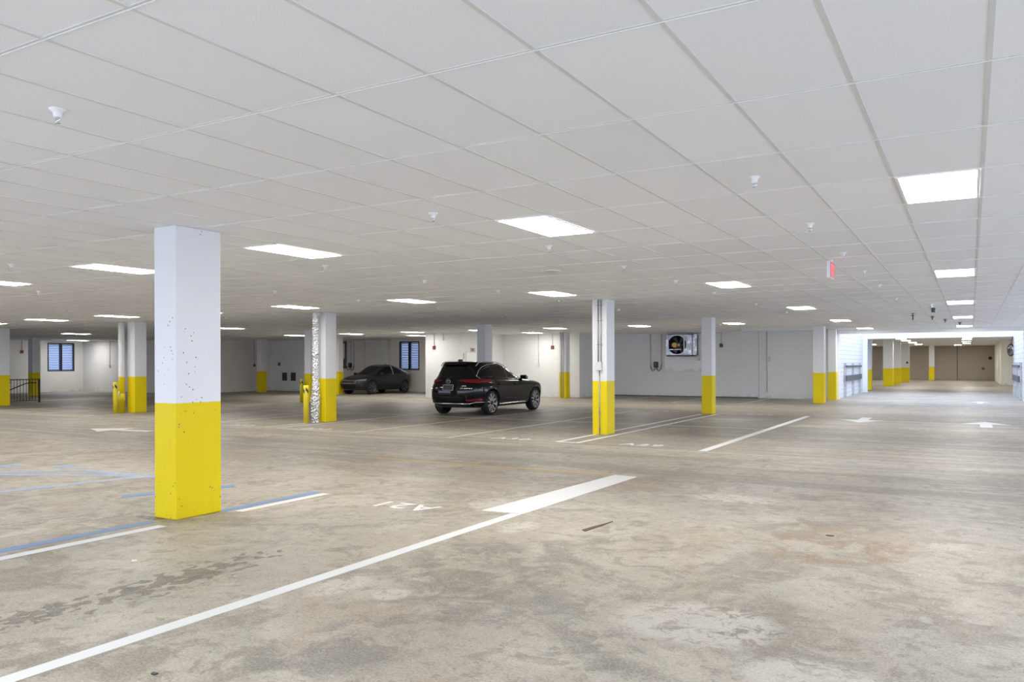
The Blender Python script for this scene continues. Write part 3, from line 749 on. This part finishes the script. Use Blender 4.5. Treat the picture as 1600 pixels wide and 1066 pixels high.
# black stair railing at left
t = empty('stair_railing', (-35.3, 18.55, 0), 'black metal stair railing with balusters beside the left-edge column', 'railing')
L_ = 1.35
MB().box(-.02, .02, -.9, L_, .98, 1.02).build('top_rail', M['dark'], t)
MB().box(-.015, .015, -.9, L_, .07, .10).build('bottom_rail', M['dark'], t)
MB().box(-.03, .03, L_-.03, L_+.03, 0, 1.03).build('end_post', M['dark'], t)
for k in range(17): MB().box(-.008, .008, -.85+k*.127-.008, -.85+k*.127+.008, .09, .985).build('baluster', M['dark'], t)
MB().tube([(-.25, -.9, -.0+.1), (-.25, .9, .82), (-.25, 1.1, .85), (-.05, 1.25, .85)], .022, 8).build('handrail', M['dark'], t)
MB().tube([(-1.0, -.3, .45), (-1.0, .5, .85), (-1.0, .7, .86)], .022, 8).build('handrail', M['dark'], t)

# ------------------------------------------------------------------ floor markings (thin paint)
MK = [0]
def mark(name, polys, mat, label, group=None, cat='floor marking'):
    m = MB(); MK[0] += 1; dz = .0003*(MK[0] % 7)
    for i, p in enumerate(polys): m.prism(p, .0005+dz, .0025+dz+.0004*i)
    return tag(m.build(name, M[mat]), label, cat, group)
def rect(x0, x1, y0, y1): return [(x0, y0), (x1, y0), (x1, y1), (x0, y1)]
BL = 'painted bay lines'
mark('bay_line', [[(-4.375, 2.15), (-4.255, 2.15), (-4.20, 7.50), (-4.33, 7.485)]], 'white_p', 'long white line running from bottom left to the big white bar')
mark('bay_line', [rect(-9.5, -4.38, 2.14, 2.26)], 'white_p', 'white line stub in the bottom left corner of the photo')
mark('painted_bar', [[(-4.70, 7.47), (-4.195, 7.51), (-4.13, 10.76), (-4.50, 10.80)]], 'white_p', 'thick white painted bar on the floor at the photo centre')
mark('lane_line', [rect(-8.95, -4.55, 10.72, 10.80)], 'yell_p', 'worn thin yellow line leading to the thick white bar')
mark('bay_line', [rect(-7.12, -6.99, .5, 5.2)], 'white_p', 'white line ending in front of the pitted foreground column')
mark('bay_line', [rect(-7.07, -6.95, 6.12, 7.5)], 'white_p', 'short white line right behind the pitted foreground column')
mark('bay_line', [rect(-7.42, -7.28, .5, 5.3)], 'blue_p', 'solid blue line left of the pitted foreground column')
mark('bay_line', [rect(-7.27, -7.14, 6.05, 7.55)], 'blue_p', 'short blue line behind the pitted foreground column')
mark('access_marking', [[(-10.9, 5.55), (-10.72, 5.45), (-10.3, 7.3), (-10.5, 7.42)], [(-13.6, 6.0), (-13.3, 5.95), (-10.4, 7.35), (-10.6, 7.45)],
     [(-13.9, 5.6), (-13.6, 5.5), (-11.8, 7.35), (-12.0, 7.4)], [(-12.2, 7.25), (-12.0, 7.45), (-10.2, 7.5), (-10.2, 7.3)]], 'blue_worn', 'faded blue hatched access aisle at the left edge of the floor')
mark('access_marking', [rect(-13.65, -13.25, 6.95, 7.3)], 'blue_worn', 'left one of two small faded blue patches on the floor')
mark('access_marking', [rect(-12.75, -12.4, 7.3, 7.65)], 'blue_worn', 'right one of two small faded blue patches on the floor')
mark('access_marking', [[(-9.15, 6.2), (-9.0, 6.05), (-8.45, 7.3), (-8.6, 7.45)]], 'blue_p', 'blue dash passing behind the pitted foreground column')
mark('aisle_line', [[(-28.8, 14.85), (-28.8, 14.92), (6, 14.13), (6, 14.07)]], 'white_faint', 'long thin faded line along the far side of the aisle')
mark('bay_line', [rect(-4.38, -4.22, 14.5, 25.5)], 'white_p', 'bright white bay line right of the conduit column')
mark('bay_line', [rect(-7.50, -7.39, 14.75, 24.95), rect(-7.04, -6.93, 14.75, 25.1), rect(-7.39, -7.04, 14.75, 14.86)], 'white_p', 'double white bay line passing around the conduit column')
mark('bay_line', [rect(-10.02, -9.92, 14.5, 25.8)], 'white_worn', 'white bay line between the SUV and the conduit column', BL)
mark('bay_line', [rect(-12.78, -12.67, 14.5, 25.8)], 'white_worn', 'white bay line along the right side of the SUV', BL)
mark('bay_line', [rect(-15.9, -15.79, 14.72, 16.2), rect(-15.46, -15.35, 14.72, 25.0)], 'white_worn', 'paired white bay lines at the foil-wrapped pipe column', BL)
for x, l in ((-18.4, 'white bay line left of the foil-wrapped pipe, nearest to it'), (-21.2, 'white bay line between foil-wrapped pipe and drain pipe column'), (-24.2, 'white bay line ending at the drain pipe column'), (-27.2, 'white bay line just left of the drain pipe column'), (-30.2, 'white bay line nearest the stair railing')):
    mark('bay_line', [rect(x-.055, x+.055, 15.1, 20.25)], 'white_worn', l, BL)
mark('bay_line', [[(-14.5, 20.2), (-14.5, 20.3), (-12.80, 20.26), (-12.80, 20.16)], [(-9.90, 20.09), (-9.90, 20.18), (-7.51, 20.12), (-7.51, 20.04)], [(-12.65, 20.16), (-12.65, 20.25), (-10.03, 20.18), (-10.03, 20.10)], [(-6.92, 20.01), (-6.92, 20.09), (-4.39, 20.02), (-4.39, 19.94)]], 'white_worn', 'thin cross line behind the conduit column', BL)
mark('bay_line', [rect(-30, -15.5, 20.28, 20.36)], 'white_faint', 'faded cross line behind the foil-wrapped pipe column', BL)
mark('bay_line', [rect(-4.0, -3.45, 21.15, 21.25)], 'white_faint', 'short faded dash right of the bright bay line', BL)
mark('bay_line', [rect(-10.78, -10.66, 31.9, 37.4)], 'white_worn', 'bay line at the grey wall left of the fan column', BL)
mark('bay_line', [rect(-8.0, -7.88, 31.9, 37.4)], 'white_worn', 'bay line at the grey wall right of the fan column', BL)
mark('bay_line', [rect(-13.5, -13.38, 31.9, 37.4)], 'white_worn', 'bay line at the grey wall below the car charger', BL)
def arrow(x, y, ang, s, label):
    p = [(-.12, -.9), (.12, -.9), (.12, .1), (.5, .1), (0, .95), (-.5, .1), (-.12, .1)]
    c, si = math.cos(ang), math.sin(ang)
    mark('direction_arrow', [[(x+s*(u*c-v*si), y+s*(u*si+v*c)) for u, v in p]], 'white_p', label, 'white direction arrows', 'floor arrow')
arrow(-2.66, 24.6, PI, 1.15, 'white floor arrow pointing towards the camera, left of the two in the lane')
arrow(.33, 24.1, 0, 1.15, 'white floor arrow pointing away, right one in the lane')
arrow(-18.35, 12.35, PI/2+.1, 1.15, 'white floor arrow pointing left beside the pitted foreground column')
arrow(.3, 37.2, 0, .8, 'tiny white floor arrow at the bright opening')
def floor_text(s, x, y, size, rz, mat, label):
    o = text_mesh(s, size, 'bay_number', M[mat], None, .001, 2, 1.15); o.location = (x, y, .0015); o.rotation_euler = (0, 0, rz)
    return tag(o, label, 'bay number', 'painted bay numbers')
floor_text('A29', -5.68, 15.03, .48, 0, 'white_p', 'white painted bay number A29 right of the conduit column')
floor_text('A30', -8.62, 14.95, .48, 0, 'white_p', 'white painted bay number A30 left of the conduit column')
floor_text('A21', -5.62, 7.3, .46, PI, 'white_p', 'white painted bay number A21 upside down in the foreground bay')
def dashes(x, y, label):
    m = MB()
    for k in range(3): 
        m.prism([(x+k*.3-.4, y-.18), (x+k*.3-.30, y-.18), (x+k*.3-.26, y+.18), (x+k*.3-.36, y+.18)], .0005, .0025)
        m.prism([(x+k*.3-.30, y-.04), (x+k*.3-.18, y-.04), (x+k*.3-.18, y+.04), (x+k*.3-.30, y+.04)], .0005, .0025)
    tag(m.build('bay_number', M['white_worn']), label, 'bay number', 'painted bay numbers')
for x, y, l in ((-14.2, 14.9, 'worn illegible bay number in front of the foil-wrapped pipe column'), (-16.9, 14.9, 'worn illegible bay number just right of the pitted column'), (-24.2, 15.4, 'worn bay number in front of the drain pipe bollards'),
                (-8.9, 25.9, 'worn distant bay number left of the fan column base'), (-5.75, 25.7, 'worn distant bay number right of the fan column base'), (-6.9, 32.6, 'worn distant bay number near the grey wall'), (-12.0, 25.9, 'worn distant bay number right of the SUV front')):
    dashes(x, y, l)

# litter
def litter(x, y, r, mat, label, cat):
    m = MB(); n = 9; ps = []
    for k in range(n): a = 2*PI*k/n; q = r*random.uniform(.6, 1.1); ps.append((x+q*math.cos(a)*1.6, y+q*math.sin(a)))
    m.prism(ps, 0, .006); tag(m.build('litter', M[mat]), label, cat)
litter(-6.01, 4.16, .022, 'litter', 'scrap of white paper in front of the pitted column', 'litter')
litter(-3.72, 2.69, .016, 'dark', 'black pebble on the floor near the bottom edge', 'pebble')
litter(-1.15, 7.97, .025, 'dark', 'dark lump on the rusty patch of floor at right', 'pebble')
m = MB(); m.prism([(-3.285, 7.06), (-3.235, 7.03), (-3.215, 7.2), (-3.20, 7.33), (-3.185, 7.6), (-3.225, 7.4), (-3.26, 7.25)], 0, .008); tag(m.build('dry_leaf', M['leafm']), 'long dry brown leaf lying on the floor below the thick white bar', 'leaf')

# ------------------------------------------------------------------ cars
def catmull(rows, sub):
    out = []
    n = len(rows)
    for i in range(n-1):
        p0, p1, p2, p3 = rows[max(i-1, 0)], rows[i], rows[i+1], rows[min(i+2, n-1)]
        for s in range(sub):
            t = s/sub
            out.append([.5*((2*b)+(-a+c)*t+(2*a-5*b+4*c-d)*t*t+(-a+3*b-3*c+d)*t**3) for a, b, c, d in zip(p0, p1, p2, p3)])
    out.append(list(rows[-1])); return out

def car_body(rows, wheels, arch_r, wheel_z, bulge=.03, nf=3.2, nr=4.6, nf0=4.4, nr1=3.0, seg=144, waist=.03):
    sl = catmull(rows, 5); m = MB(); rings = []
    for (z, yF, yR, w_) in sl:
        yc, hl = (yF+yR)/2, (yF-yR)/2; rg = []
        for k in range(seg):
            a = 2*PI*k/seg; c, s = math.cos(a), math.sin(a)
            u = max(0, min(1, (z-.9)/.35)); ex = (nf0*(1-u)+nf*u) if s > 0 else (nr*(1-u)+nr1*u)
            x = math.copysign(abs(c)**(2/ex), c)*w_; y = yc + math.copysign(abs(s)**(2/ex), s)*hl
            if z < 1.0:
                f = sum(math.exp(-((y-wy)/.42)**2) for wy in wheels)*math.exp(-((z-.62)/.30)**2)
                x *= 1+bulge*f
                x *= 1-waist*math.exp(-((y-sum(wheels)/2)/.75)**2)*math.exp(-((z-.5)/.2)**2)
            rg.append(m.bm.verts.new((x, y, z)))
        rings.append(rg)
    for a, b in zip(rings, rings[1:]):
        for k in range(seg): m.bm.faces.new((a[k], a[(k+1) % seg], b[(k+1) % seg], b[k])).smooth = True
    m.bm.faces.new(rings[0][::-1]); m.bm.faces.new(rings[-1])
    bmesh.ops.recalc_face_normals(m.bm, faces=m.bm.faces[:])
    bvh = BVHTree.FromBMesh(m.bm)
    me = bpy.data.meshes.new('car_body'); m.bm.to_mesh(me); m.bm.free()
    o = bpy.data.objects.new('car_body_tmp', me); COL.objects.link(o)
    cuts = []
    for wy in wheels:
        k = MB(); k.cyl((-1.3, wy, wheel_z), (-.60, wy, wheel_z), arch_r, seg=56); k.cyl((.60, wy, wheel_z), (1.3, wy, wheel_z), arch_r, seg=56)
        c = k.build('cut', M['dark']); cuts.append(c)
        md = o.modifiers.new('b', 'BOOLEAN'); md.operation = 'DIFFERENCE'; md.object = c; md.solver = 'EXACT'
    me2 = bpy.data.meshes.new_from_object(o.evaluated_get(bpy.context.evaluated_depsgraph_get()))
    bpy.data.objects.remove(o)
    for c in cuts: bpy.data.objects.remove(c)
    return me2, bvh

def patch(bvh, mode, cols, mat, name, parent, off=.006, nu=None, nv=8, side=1):
    """cols: list of (lower, upper) point pairs; mode side: points (y,z); rear/front: (x,z); top: (x,y)"""
    m = MB(); pts = []
    nn = nu or 6
    cc = []
    for a, b in zip(cols, cols[1:]):
        for k in range(nn):
            t = k/nn; cc.append([[a[q][r]*(1-t)+b[q][r]*t for r in (0, 1)] for q in (0, 1)])
    cc.append([list(cols[-1][0]), list(cols[-1][1])])
    for lo, hi in cc:
        row = []
        for j in range(nv+1):
            t = j/nv; u = lo[0]*(1-t)+hi[0]*t; v = lo[1]*(1-t)+hi[1]*t
            if mode == 'side': org, d = Vector((side*3, u, v)), Vector((-side, 0, 0))
            elif mode == 'rear': org, d = Vector((u, -5, v)), Vector((0, 1, 0))
            elif mode == 'front': org, d = Vector((u, 5, v)), Vector((0, -1, 0))
            else: org, d = Vector((u, v, 4)), Vector((0, 0, -1))
            h = bvh.ray_cast(org, d)
            row.append((h[0] + h[1]*off) if h[0] is not None else None)
        pts.append(row)
    V = [[m.bm.verts.new(p) if p is not None else None for p in r] for r in pts]
    for a, b in zip(V, V[1:]):
        for j in range(nv):
            q = (a[j], b[j], b[j+1], a[j+1])
            if None not in q: m.bm.faces.new(q).smooth = True
    ret = bmesh.ops.solidify(m.bm, geom=m.bm.faces[:], thickness=-off*.8)
    return m.build(name, mat, parent)

def line_on(bvh, mode, pts, r, mat, name, parent, side=1, off=.0, steps=8):
    P = []
    for a, b in zip(pts, pts[1:]):
        for k in range(steps):
            t = k/steps; P.append((a[0]*(1-t)+b[0]*t, a[1]*(1-t)+b[1]*t))
    P.append(pts[-1]); out = []
    for (u, v) in P:
        if mode == 'side': org, d = Vector((side*3, u, v)), Vector((-side, 0, 0))
        elif mode == 'rear': org, d = Vector((u, -5, v)), Vector((0, 1, 0))
        elif mode == 'front': org, d = Vector((u, 5, v)), Vector((0, -1, 0))
        else: org, d = Vector((u, v, 4)), Vector((0, 0, -1))
        h = bvh.ray_cast(org, d)
        if h[0] is not None: out.append(h[0]+h[1]*off)
    m = MB(); m.tube(out, r, 8); return m.build(name, mat, parent)

def wheel(parent, x, y, R, wdt, spokes, rimmat, sgn, rim_r, rot=0.):
    t = bpy.data.objects.new('wheel', None); COL.objects.link(t); t.parent = parent; t.location = (x, y, R)
    m = MB(); h = wdt/2
    m.lathe([(rim_r, -h*.8), (rim_r+.02, -h), (R-.03, -h*.96), (R-.004, -h*.75), (R, -h*.4), (R, h*.4), (R-.004, h*.75), (R-.03, h*.96), (rim_r+.02, h), (rim_r, h*.8)], axis='X', seg=48, cap=False); m.build('tyre', M['tyre'], t)
    m = MB(); m.lathe([(rim_r, sgn*h*.85), (rim_r-.012, sgn*h*.85), (rim_r-.02, sgn*h*.3), (.03, sgn*h*.28)], axis='X', seg=48, cap=False); m.build('rim_barrel', M['rimdark'], t)
    m = MB()
    for k in range(spokes):
        a = 2*PI*k/spokes + rot; rt = Matrix.Rotation(a, 3, 'X')
        w1, w2 = .014, .030
        prof = [(-w1, .06), (w1, .06), (w2*.72, rim_r-.01), (-w2*1.0, rim_r-.01)]
        f = [m.bm.verts.new(rt @ Vector((sgn*h*.72, p, q))) for p, q in prof]; g = [m.bm.verts.new(rt @ Vector((sgn*h*.5, p, q))) for p, q in prof]
        m.bm.faces.new(f); m.bm.faces.new(g[::-1])
        for q in range(4): m.bm.faces.new((f[q], g[q], g[(q+1) % 4], f[(q+1) % 4]))
    m.build('spokes', rimmat, t)
    m = MB(); m.lathe([(.075, sgn*h*.5), (.07, sgn*h*.74), (.03, sgn*h*.78), (.005, sgn*h*.78)], axis='X', seg=20); m.build('hub_cap', M['rimdark'], t)
    m = MB(); m.lathe([(rim_r+.002, sgn*h*.84), (rim_r-.014, sgn*h*.86), (rim_r-.016, sgn*h*.8)], axis='X', seg=48, cap=False); m.build('rim_edge', rimmat, t)

# ---- black three-row SUV
S = empty('suv', (-14.24, 23.15, 0), 'glossy black SUV parked facing away in the middle of the garage', 'car', None, math.radians(2.2))
S.scale = (1.03, 1, 1)
rows = [(.24, 2.25, -2.22, .84), (.30, 2.40, -2.36, .90), (.45, 2.50, -2.49, .945), (.60, 2.53, -2.53, .962), (.76, 2.53, -2.535, .97), (.88, 2.48, -2.52, .965), (.96, 2.36, -2.50, .95),
        (1.02, 2.10, -2.485, .935), (1.06, 1.70, -2.475, .925), (1.10, 1.20, -2.46, .91), (1.16, 1.02, -2.43, .885), (1.30, .70, -2.36, .835), (1.44, .36, -2.27, .785), (1.55, .06, -2.19, .742), (1.62, -.22, -2.14, .70), (1.665, -.55, -2.11, .63), (1.69, -.85, -2.05, .50), (1.702, -1.05, -1.9, .3), (1.706, -1.2, -1.7, .06)]
me, bv = car_body(rows, (1.62, -1.50), .425, .40, nf0=6.0)
o = bpy.data.objects.new('car_body', me); COL.objects.link(o); o.parent = S; me.materials.clear(); me.materials.append(M['paint_car'])
for sd in (1, -1):
    patch(bv, 'side', [((-2.02, 1.20), (-1.98, 1.24)), ((-1.8, 1.185), (-1.72, 1.48)), ((-1.45, 1.175), (-1.4, 1.56)), ((-1.33, 1.175), (-1.3, 1.57))], M['glass'], 'quarter_window', S, side=sd)
    patch(bv, 'side', [((-1.27, 1.175), (-1.24, 1.575)), ((-.35, 1.16), (-.33, 1.595))], M['glass'], 'rear_door_window', S, side=sd)
    patch(bv, 'side', [((-.27, 1.16), (-.25, 1.595)), ((.1, 1.155), (.05, 1.52)), ((.5, 1.14), (.45, 1.36)), ((.86, 1.12), (.84, 1.17))], M['glass2'] if sd == 1 else M['glass'], 'front_door_window', S, side=sd)
    line_on(bv, 'side', [(-1.98, 1.16), (-2.06, 1.23), (-1.9, 1.42), (-1.72, 1.53), (-1.4, 1.60), (-.8, 1.625), (-.3, 1.625), (.05, 1.55), (.45, 1.39), (.86, 1.20), (.95, 1.13)], .011, M['chrome'], 'window_surround', S, sd, .004)
    line_on(bv, 'side', [(-.35, 1.13), (.75, 1.11)], .012, M['chrome'], 'belt_trim', S, sd, .004)
    line_on(bv, 'side', [(-1.0, .33), (1.1, .33)], .022, M['chrome'], 'sill_trim', S, sd, .01)
    line_on(bv, 'side', [(-.30, 1.10), (-.30, .36)], .004, M['dark'], 'door_seam', S, sd, .001)
    line_on(bv, 'side', [(.88, 1.08), (.95, .8), (.9, .38)], .004, M['dark'], 'door_seam', S, sd, .001)
    line_on(bv, 'side', [(-1.22, 1.10), (-1.15, .85), (-.98, .6), (-.98, .38)], .004, M['dark'], 'door_seam', S, sd, .001)
    for y in (-.95, .12):
        line_on(bv, 'side', [(y-.11, .965), (y+.11, .975)], .014, M['paint_car'], 'door_handle', S, sd, .02)
    line_on(bv, 'top', [(sd*.60, -1.95), (sd*.64, -1.6), (sd*.655, -1.0), (sd*.645, -.4), (sd*.62, .0)], .016, M['chrome'], 'roof_rail', S, 1, .035)
    m = MB(); m.box(min(sd*.80, sd*1.06), max(sd*.80, sd*1.06), .70, .82, 1.10, 1.24, bev=.035); m.build('wing_mirror', M['paint_car'], S)
    # wheel arch lips
    for wy in (1.62, -1.5):
        pts = [(wy+.445*math.cos(a), .40+.445*math.sin(a)) for a in [PI*(-.06+1.12*k/24) for k in range(25)]]
        line_on(bv, 'side', pts, .014, M['paint_car'], 'arch_lip', S, sd, .004, 2)
    for wy in (1.62, -1.5): wheel(S, sd*.835, wy, .385, .26, 10, M['rim'], sd, .30, .1)
# rear glass, spoiler, lamps, plate
patch(bv, 'rear', [((-.72, 1.23), (-.52, 1.52)), ((-.3, 1.21), (-.22, 1.57)), ((.3, 1.21), (.22, 1.57)), ((.72, 1.23), (.52, 1.52))], M['glass'], 'rear_window', S)
m = MB(); m.box(-.40, .40, -2.21, -2.0, 1.60, 1.63, bev=.014); m.build('roof_spoiler', M['paint_car'], S)
m = MB(); m.prism([(-.02, -1.95), (.02, -1.95), (.012, -1.72), (-.012, -1.72)], 1.66, 1.765); m.build('roof_antenna', M['dark'], S)
for sd in (1, -1):
    patch(bv, 'rear', [((sd*.28, 1.095), (sd*.28, 1.11)), ((sd*.55, 1.045), (sd*.55, 1.13)), ((sd*.80, 1.02), (sd*.80, 1.14)), ((sd*.905, 1.04), (sd*.905, 1.13))], M['red'], 'tail_lamp', S, .012)
    patch(bv, 'side', [((-2.42, 1.04), (-2.42, 1.12)), ((-2.25, 1.05), (-2.25, 1.11)), ((-2.12, 1.07), (-2.12, 1.085))], M['red'], 'tail_lamp', S, .010, side=sd)
    patch(bv, 'rear', [((sd*.55, .47), (sd*.55, .50)), ((sd*.88, .46), (sd*.88, .545))], M['red'], 'rear_reflector', S, .008)
patch(bv, 'rear', [((-.86, .30), (-.88, .64)), ((0, .30), (0, .62)), ((.86, .30), (.88, .64))], M['rimdark'], 'lower_bumper', S, .004)
line_on(bv, 'rear', [(-.90, .42), (-.76, .425), (-.62, .385), (.62, .385), (.76, .425), (.90, .42)], .018, M['chrome'], 'bumper_trim', S, 1, .012)
line_on(bv, 'rear', [(-.93, .665), (.93, .665)], .005, M['dark'], 'tailgate_seam', S, 1, .001)
patch(bv, 'rear', [((-.62, .335), (-.62, .38)), ((.62, .335), (.62, .38))], M['dark'], 'diffuser', S, .01)
patch(bv, 'rear', [((-.21, .80), (-.21, .96)), ((.13, .80), (.13, .96))], M['plate'], 'number_plate', S, .012)
line_on(bv, 'rear', [(-.22, .795), (-.22, .965), (.14, .965), (.14, .795), (-.22, .795)], .006, M['box'], 'plate_frame', S, 1, .012)
m = MB()
for k in range(32):
    pass
bp = bv.ray_cast(Vector((-.06, -5, 1.075)), Vector((0, 1, 0)))[0]
for i in range(24):
    a0, a1 = 2*PI*i/24, 2*PI*(i+1)/24
    m.cyl((bp.x+.075*math.cos(a0), bp.y-.012, bp.z+.062*math.sin(a0)), (bp.x+.075*math.cos(a1), bp.y-.012, bp.z+.062*math.sin(a1)), .008, seg=6)
pts = [(-.07, .01), (-.045, .032), (-.015, .012), (0, -.02), (.015, .012), (.045, .032), (.07, .01)]
m.tube([(bp.x+u, bp.y-.014, bp.z+v) for u, v in pts], .006, 6)
m.build('badge', M['chrome'], S)
for (x0, zz, ks) in ((-.80, .925, (0, .05, .1)), (-.84, .85, (0, .04, .09, .13, .17)), (.45, .935, (0, .035, .07, .10)), (.40, .86, (0, .05, .12, .15, .19, .23, .27, .31))):
    m = MB()
    for q in ks:
        p = bv.ray_cast(Vector((x0+q, -5, zz)), Vector((0, 1, 0)))[0]; m.box(p.x-.012, p.x+.012, p.y-.012, p.y-.002, p.z-.014, p.z+.012)
    m.build('chrome_lettering', M['chrome'], S)
m = MB(); m.cyl((0, 0, 0), (.16, 0, .02), .008, seg=6); o = m.build('rear_wiper', M['dark'], S, (-.1, -2.475, 1.17))

# ---- dark fastback crossover facing the camera
K = empty('crossover', (-28.7, 34.75, 0), 'dark grey-black fastback crossover parked nose-out before the right louvred window', 'car', None, math.radians(180))
rows = [(.22, 2.10, -2.10, .80), (.30, 2.24, -2.20, .865), (.45, 2.31, -2.28, .90), (.60, 2.33, -2.32, .915), (.72, 2.28, -2.33, .918), (.82, 2.16, -2.33, .915), (.90, 1.96, -2.32, .905), (.97, 1.65, -2.31, .895), (1.02, 1.30, -2.29, .88),
        (1.08, 1.08, -2.25, .86), (1.16, .93, -2.14, .83), (1.26, .74, -1.88, .79), (1.36, .54, -1.58, .745), (1.45, .33, -1.25, .70), (1.52, .12, -.95, .645), (1.565, -.08, -.72, .57), (1.585, -.22, -.58, .42), (1.594, -.3, -.48, .25), (1.597, -.35, -.42, .05)]
me, bv = car_body(rows, (1.41, -1.41), .40, .36, .025)
o = bpy.data.objects.new('car_body', me); COL.objects.link(o); o.parent = K; me.materials.clear(); me.materials.append(M['paint_car2'])
for sd in (1, -1):
    patch(bv, 'side', [((-1.75, 1.12), (-1.72, 1.16)), ((-1.4, 1.09), (-1.3, 1.34)), ((-.95, 1.08), (-.9, 1.46)), ((-.42, 1.07), (-.4, 1.50))], M['glass'], 'rear_door_window', K, side=sd)
    patch(bv, 'side', [((-.35, 1.07), (-.33, 1.50)), ((.1, 1.06), (.05, 1.46)), ((.5, 1.05), (.45, 1.32)), ((.88, 1.05), (.86, 1.09))], M['glass'], 'front_door_window', K, side=sd)
    line_on(bv, 'side', [(-.38, 1.06), (-.38, 1.52)], .012, M['box'], 'door_pillar', K, sd, .004)
    line_on(bv, 'side', [(-.38, 1.04), (-.38, .36)], .004, M['dark'], 'door_seam', K, sd, .001)
    line_on(bv, 'side', [(.80, 1.02), (.84, .38)], .004, M['dark'], 'door_seam', K, sd, .001)
    line_on(bv, 'side', [(-.95, .34), (.95, .34)], .025, M['dark'], 'sill_trim', K, sd, .004)
    m = MB(); m.box(min(sd*.76, sd*1.02), max(sd*.76, sd*1.02), .66, .78, 1.02, 1.15, bev=.03); m.build('wing_mirror', M['paint_car2'], K)
    for wy in (1.41, -1.41): wheel(K, sd*.80, wy, .355, .23, 7, M['rimgrey'], sd, .25, .2)
    patch(bv, 'front', [((sd*.42, .74), (sd*.42, .765)), ((sd*.65, .735), (sd*.65, .80)), ((sd*.80, .76), (sd*.80, .83))], M['headl'], 'head_lamp', K, .01)
    patch(bv, 'front', [((sd*.52, .44), (sd*.52, .62)), ((sd*.74, .47), (sd*.74, .62))], M['glass2'], 'fog_lamp', K, .008)
    patch(bv, 'rear', [((sd*.3, .93), (sd*.3, .97)), ((sd*.86, .92), (sd*.86, 1.0))], M['red'], 'tail_lamp', K, .01)
patch(bv, 'top', [((-.66, 1.02), (-.50, .20)), ((-.25, 1.05), (-.2, .18)), ((.25, 1.05), (.2, .18)), ((.66, 1.02), (.50, .20))], M['glass2'], 'windscreen', K)
patch(bv, 'top', [((-.50, -1.0), (-.62, -1.85)), ((.50, -1.0), (.62, -1.85))], M['glass'], 'rear_window', K)
patch(bv, 'front', [((-.40, .30), (-.44, .50)), ((.40, .30), (.44, .50))], M['rimdark'], 'lower_grille', K, .006)
line_on(bv, 'front', [(-.62, .745), (0, .73), (.62, .745)], .010, M['headl'], 'light_bar', K, 1, .01)
line_on(bv, 'front', [(-.5, .60), (.5, .60)], .006, M['box'], 'grille_trim', K, 1, .008)
m = MB(); m.prism([(-.012, -.85), (.012, -.85), (.01, -.7), (-.01, -.7)], 1.55, 1.62); m.build('roof_antenna', M['dark'], K)
m = MB(); m.box(-.7, .7, -2.28, -2.1, 1.19, 1.215, bev=.01); m.build('rear_spoiler', M['paint_car2'], K)
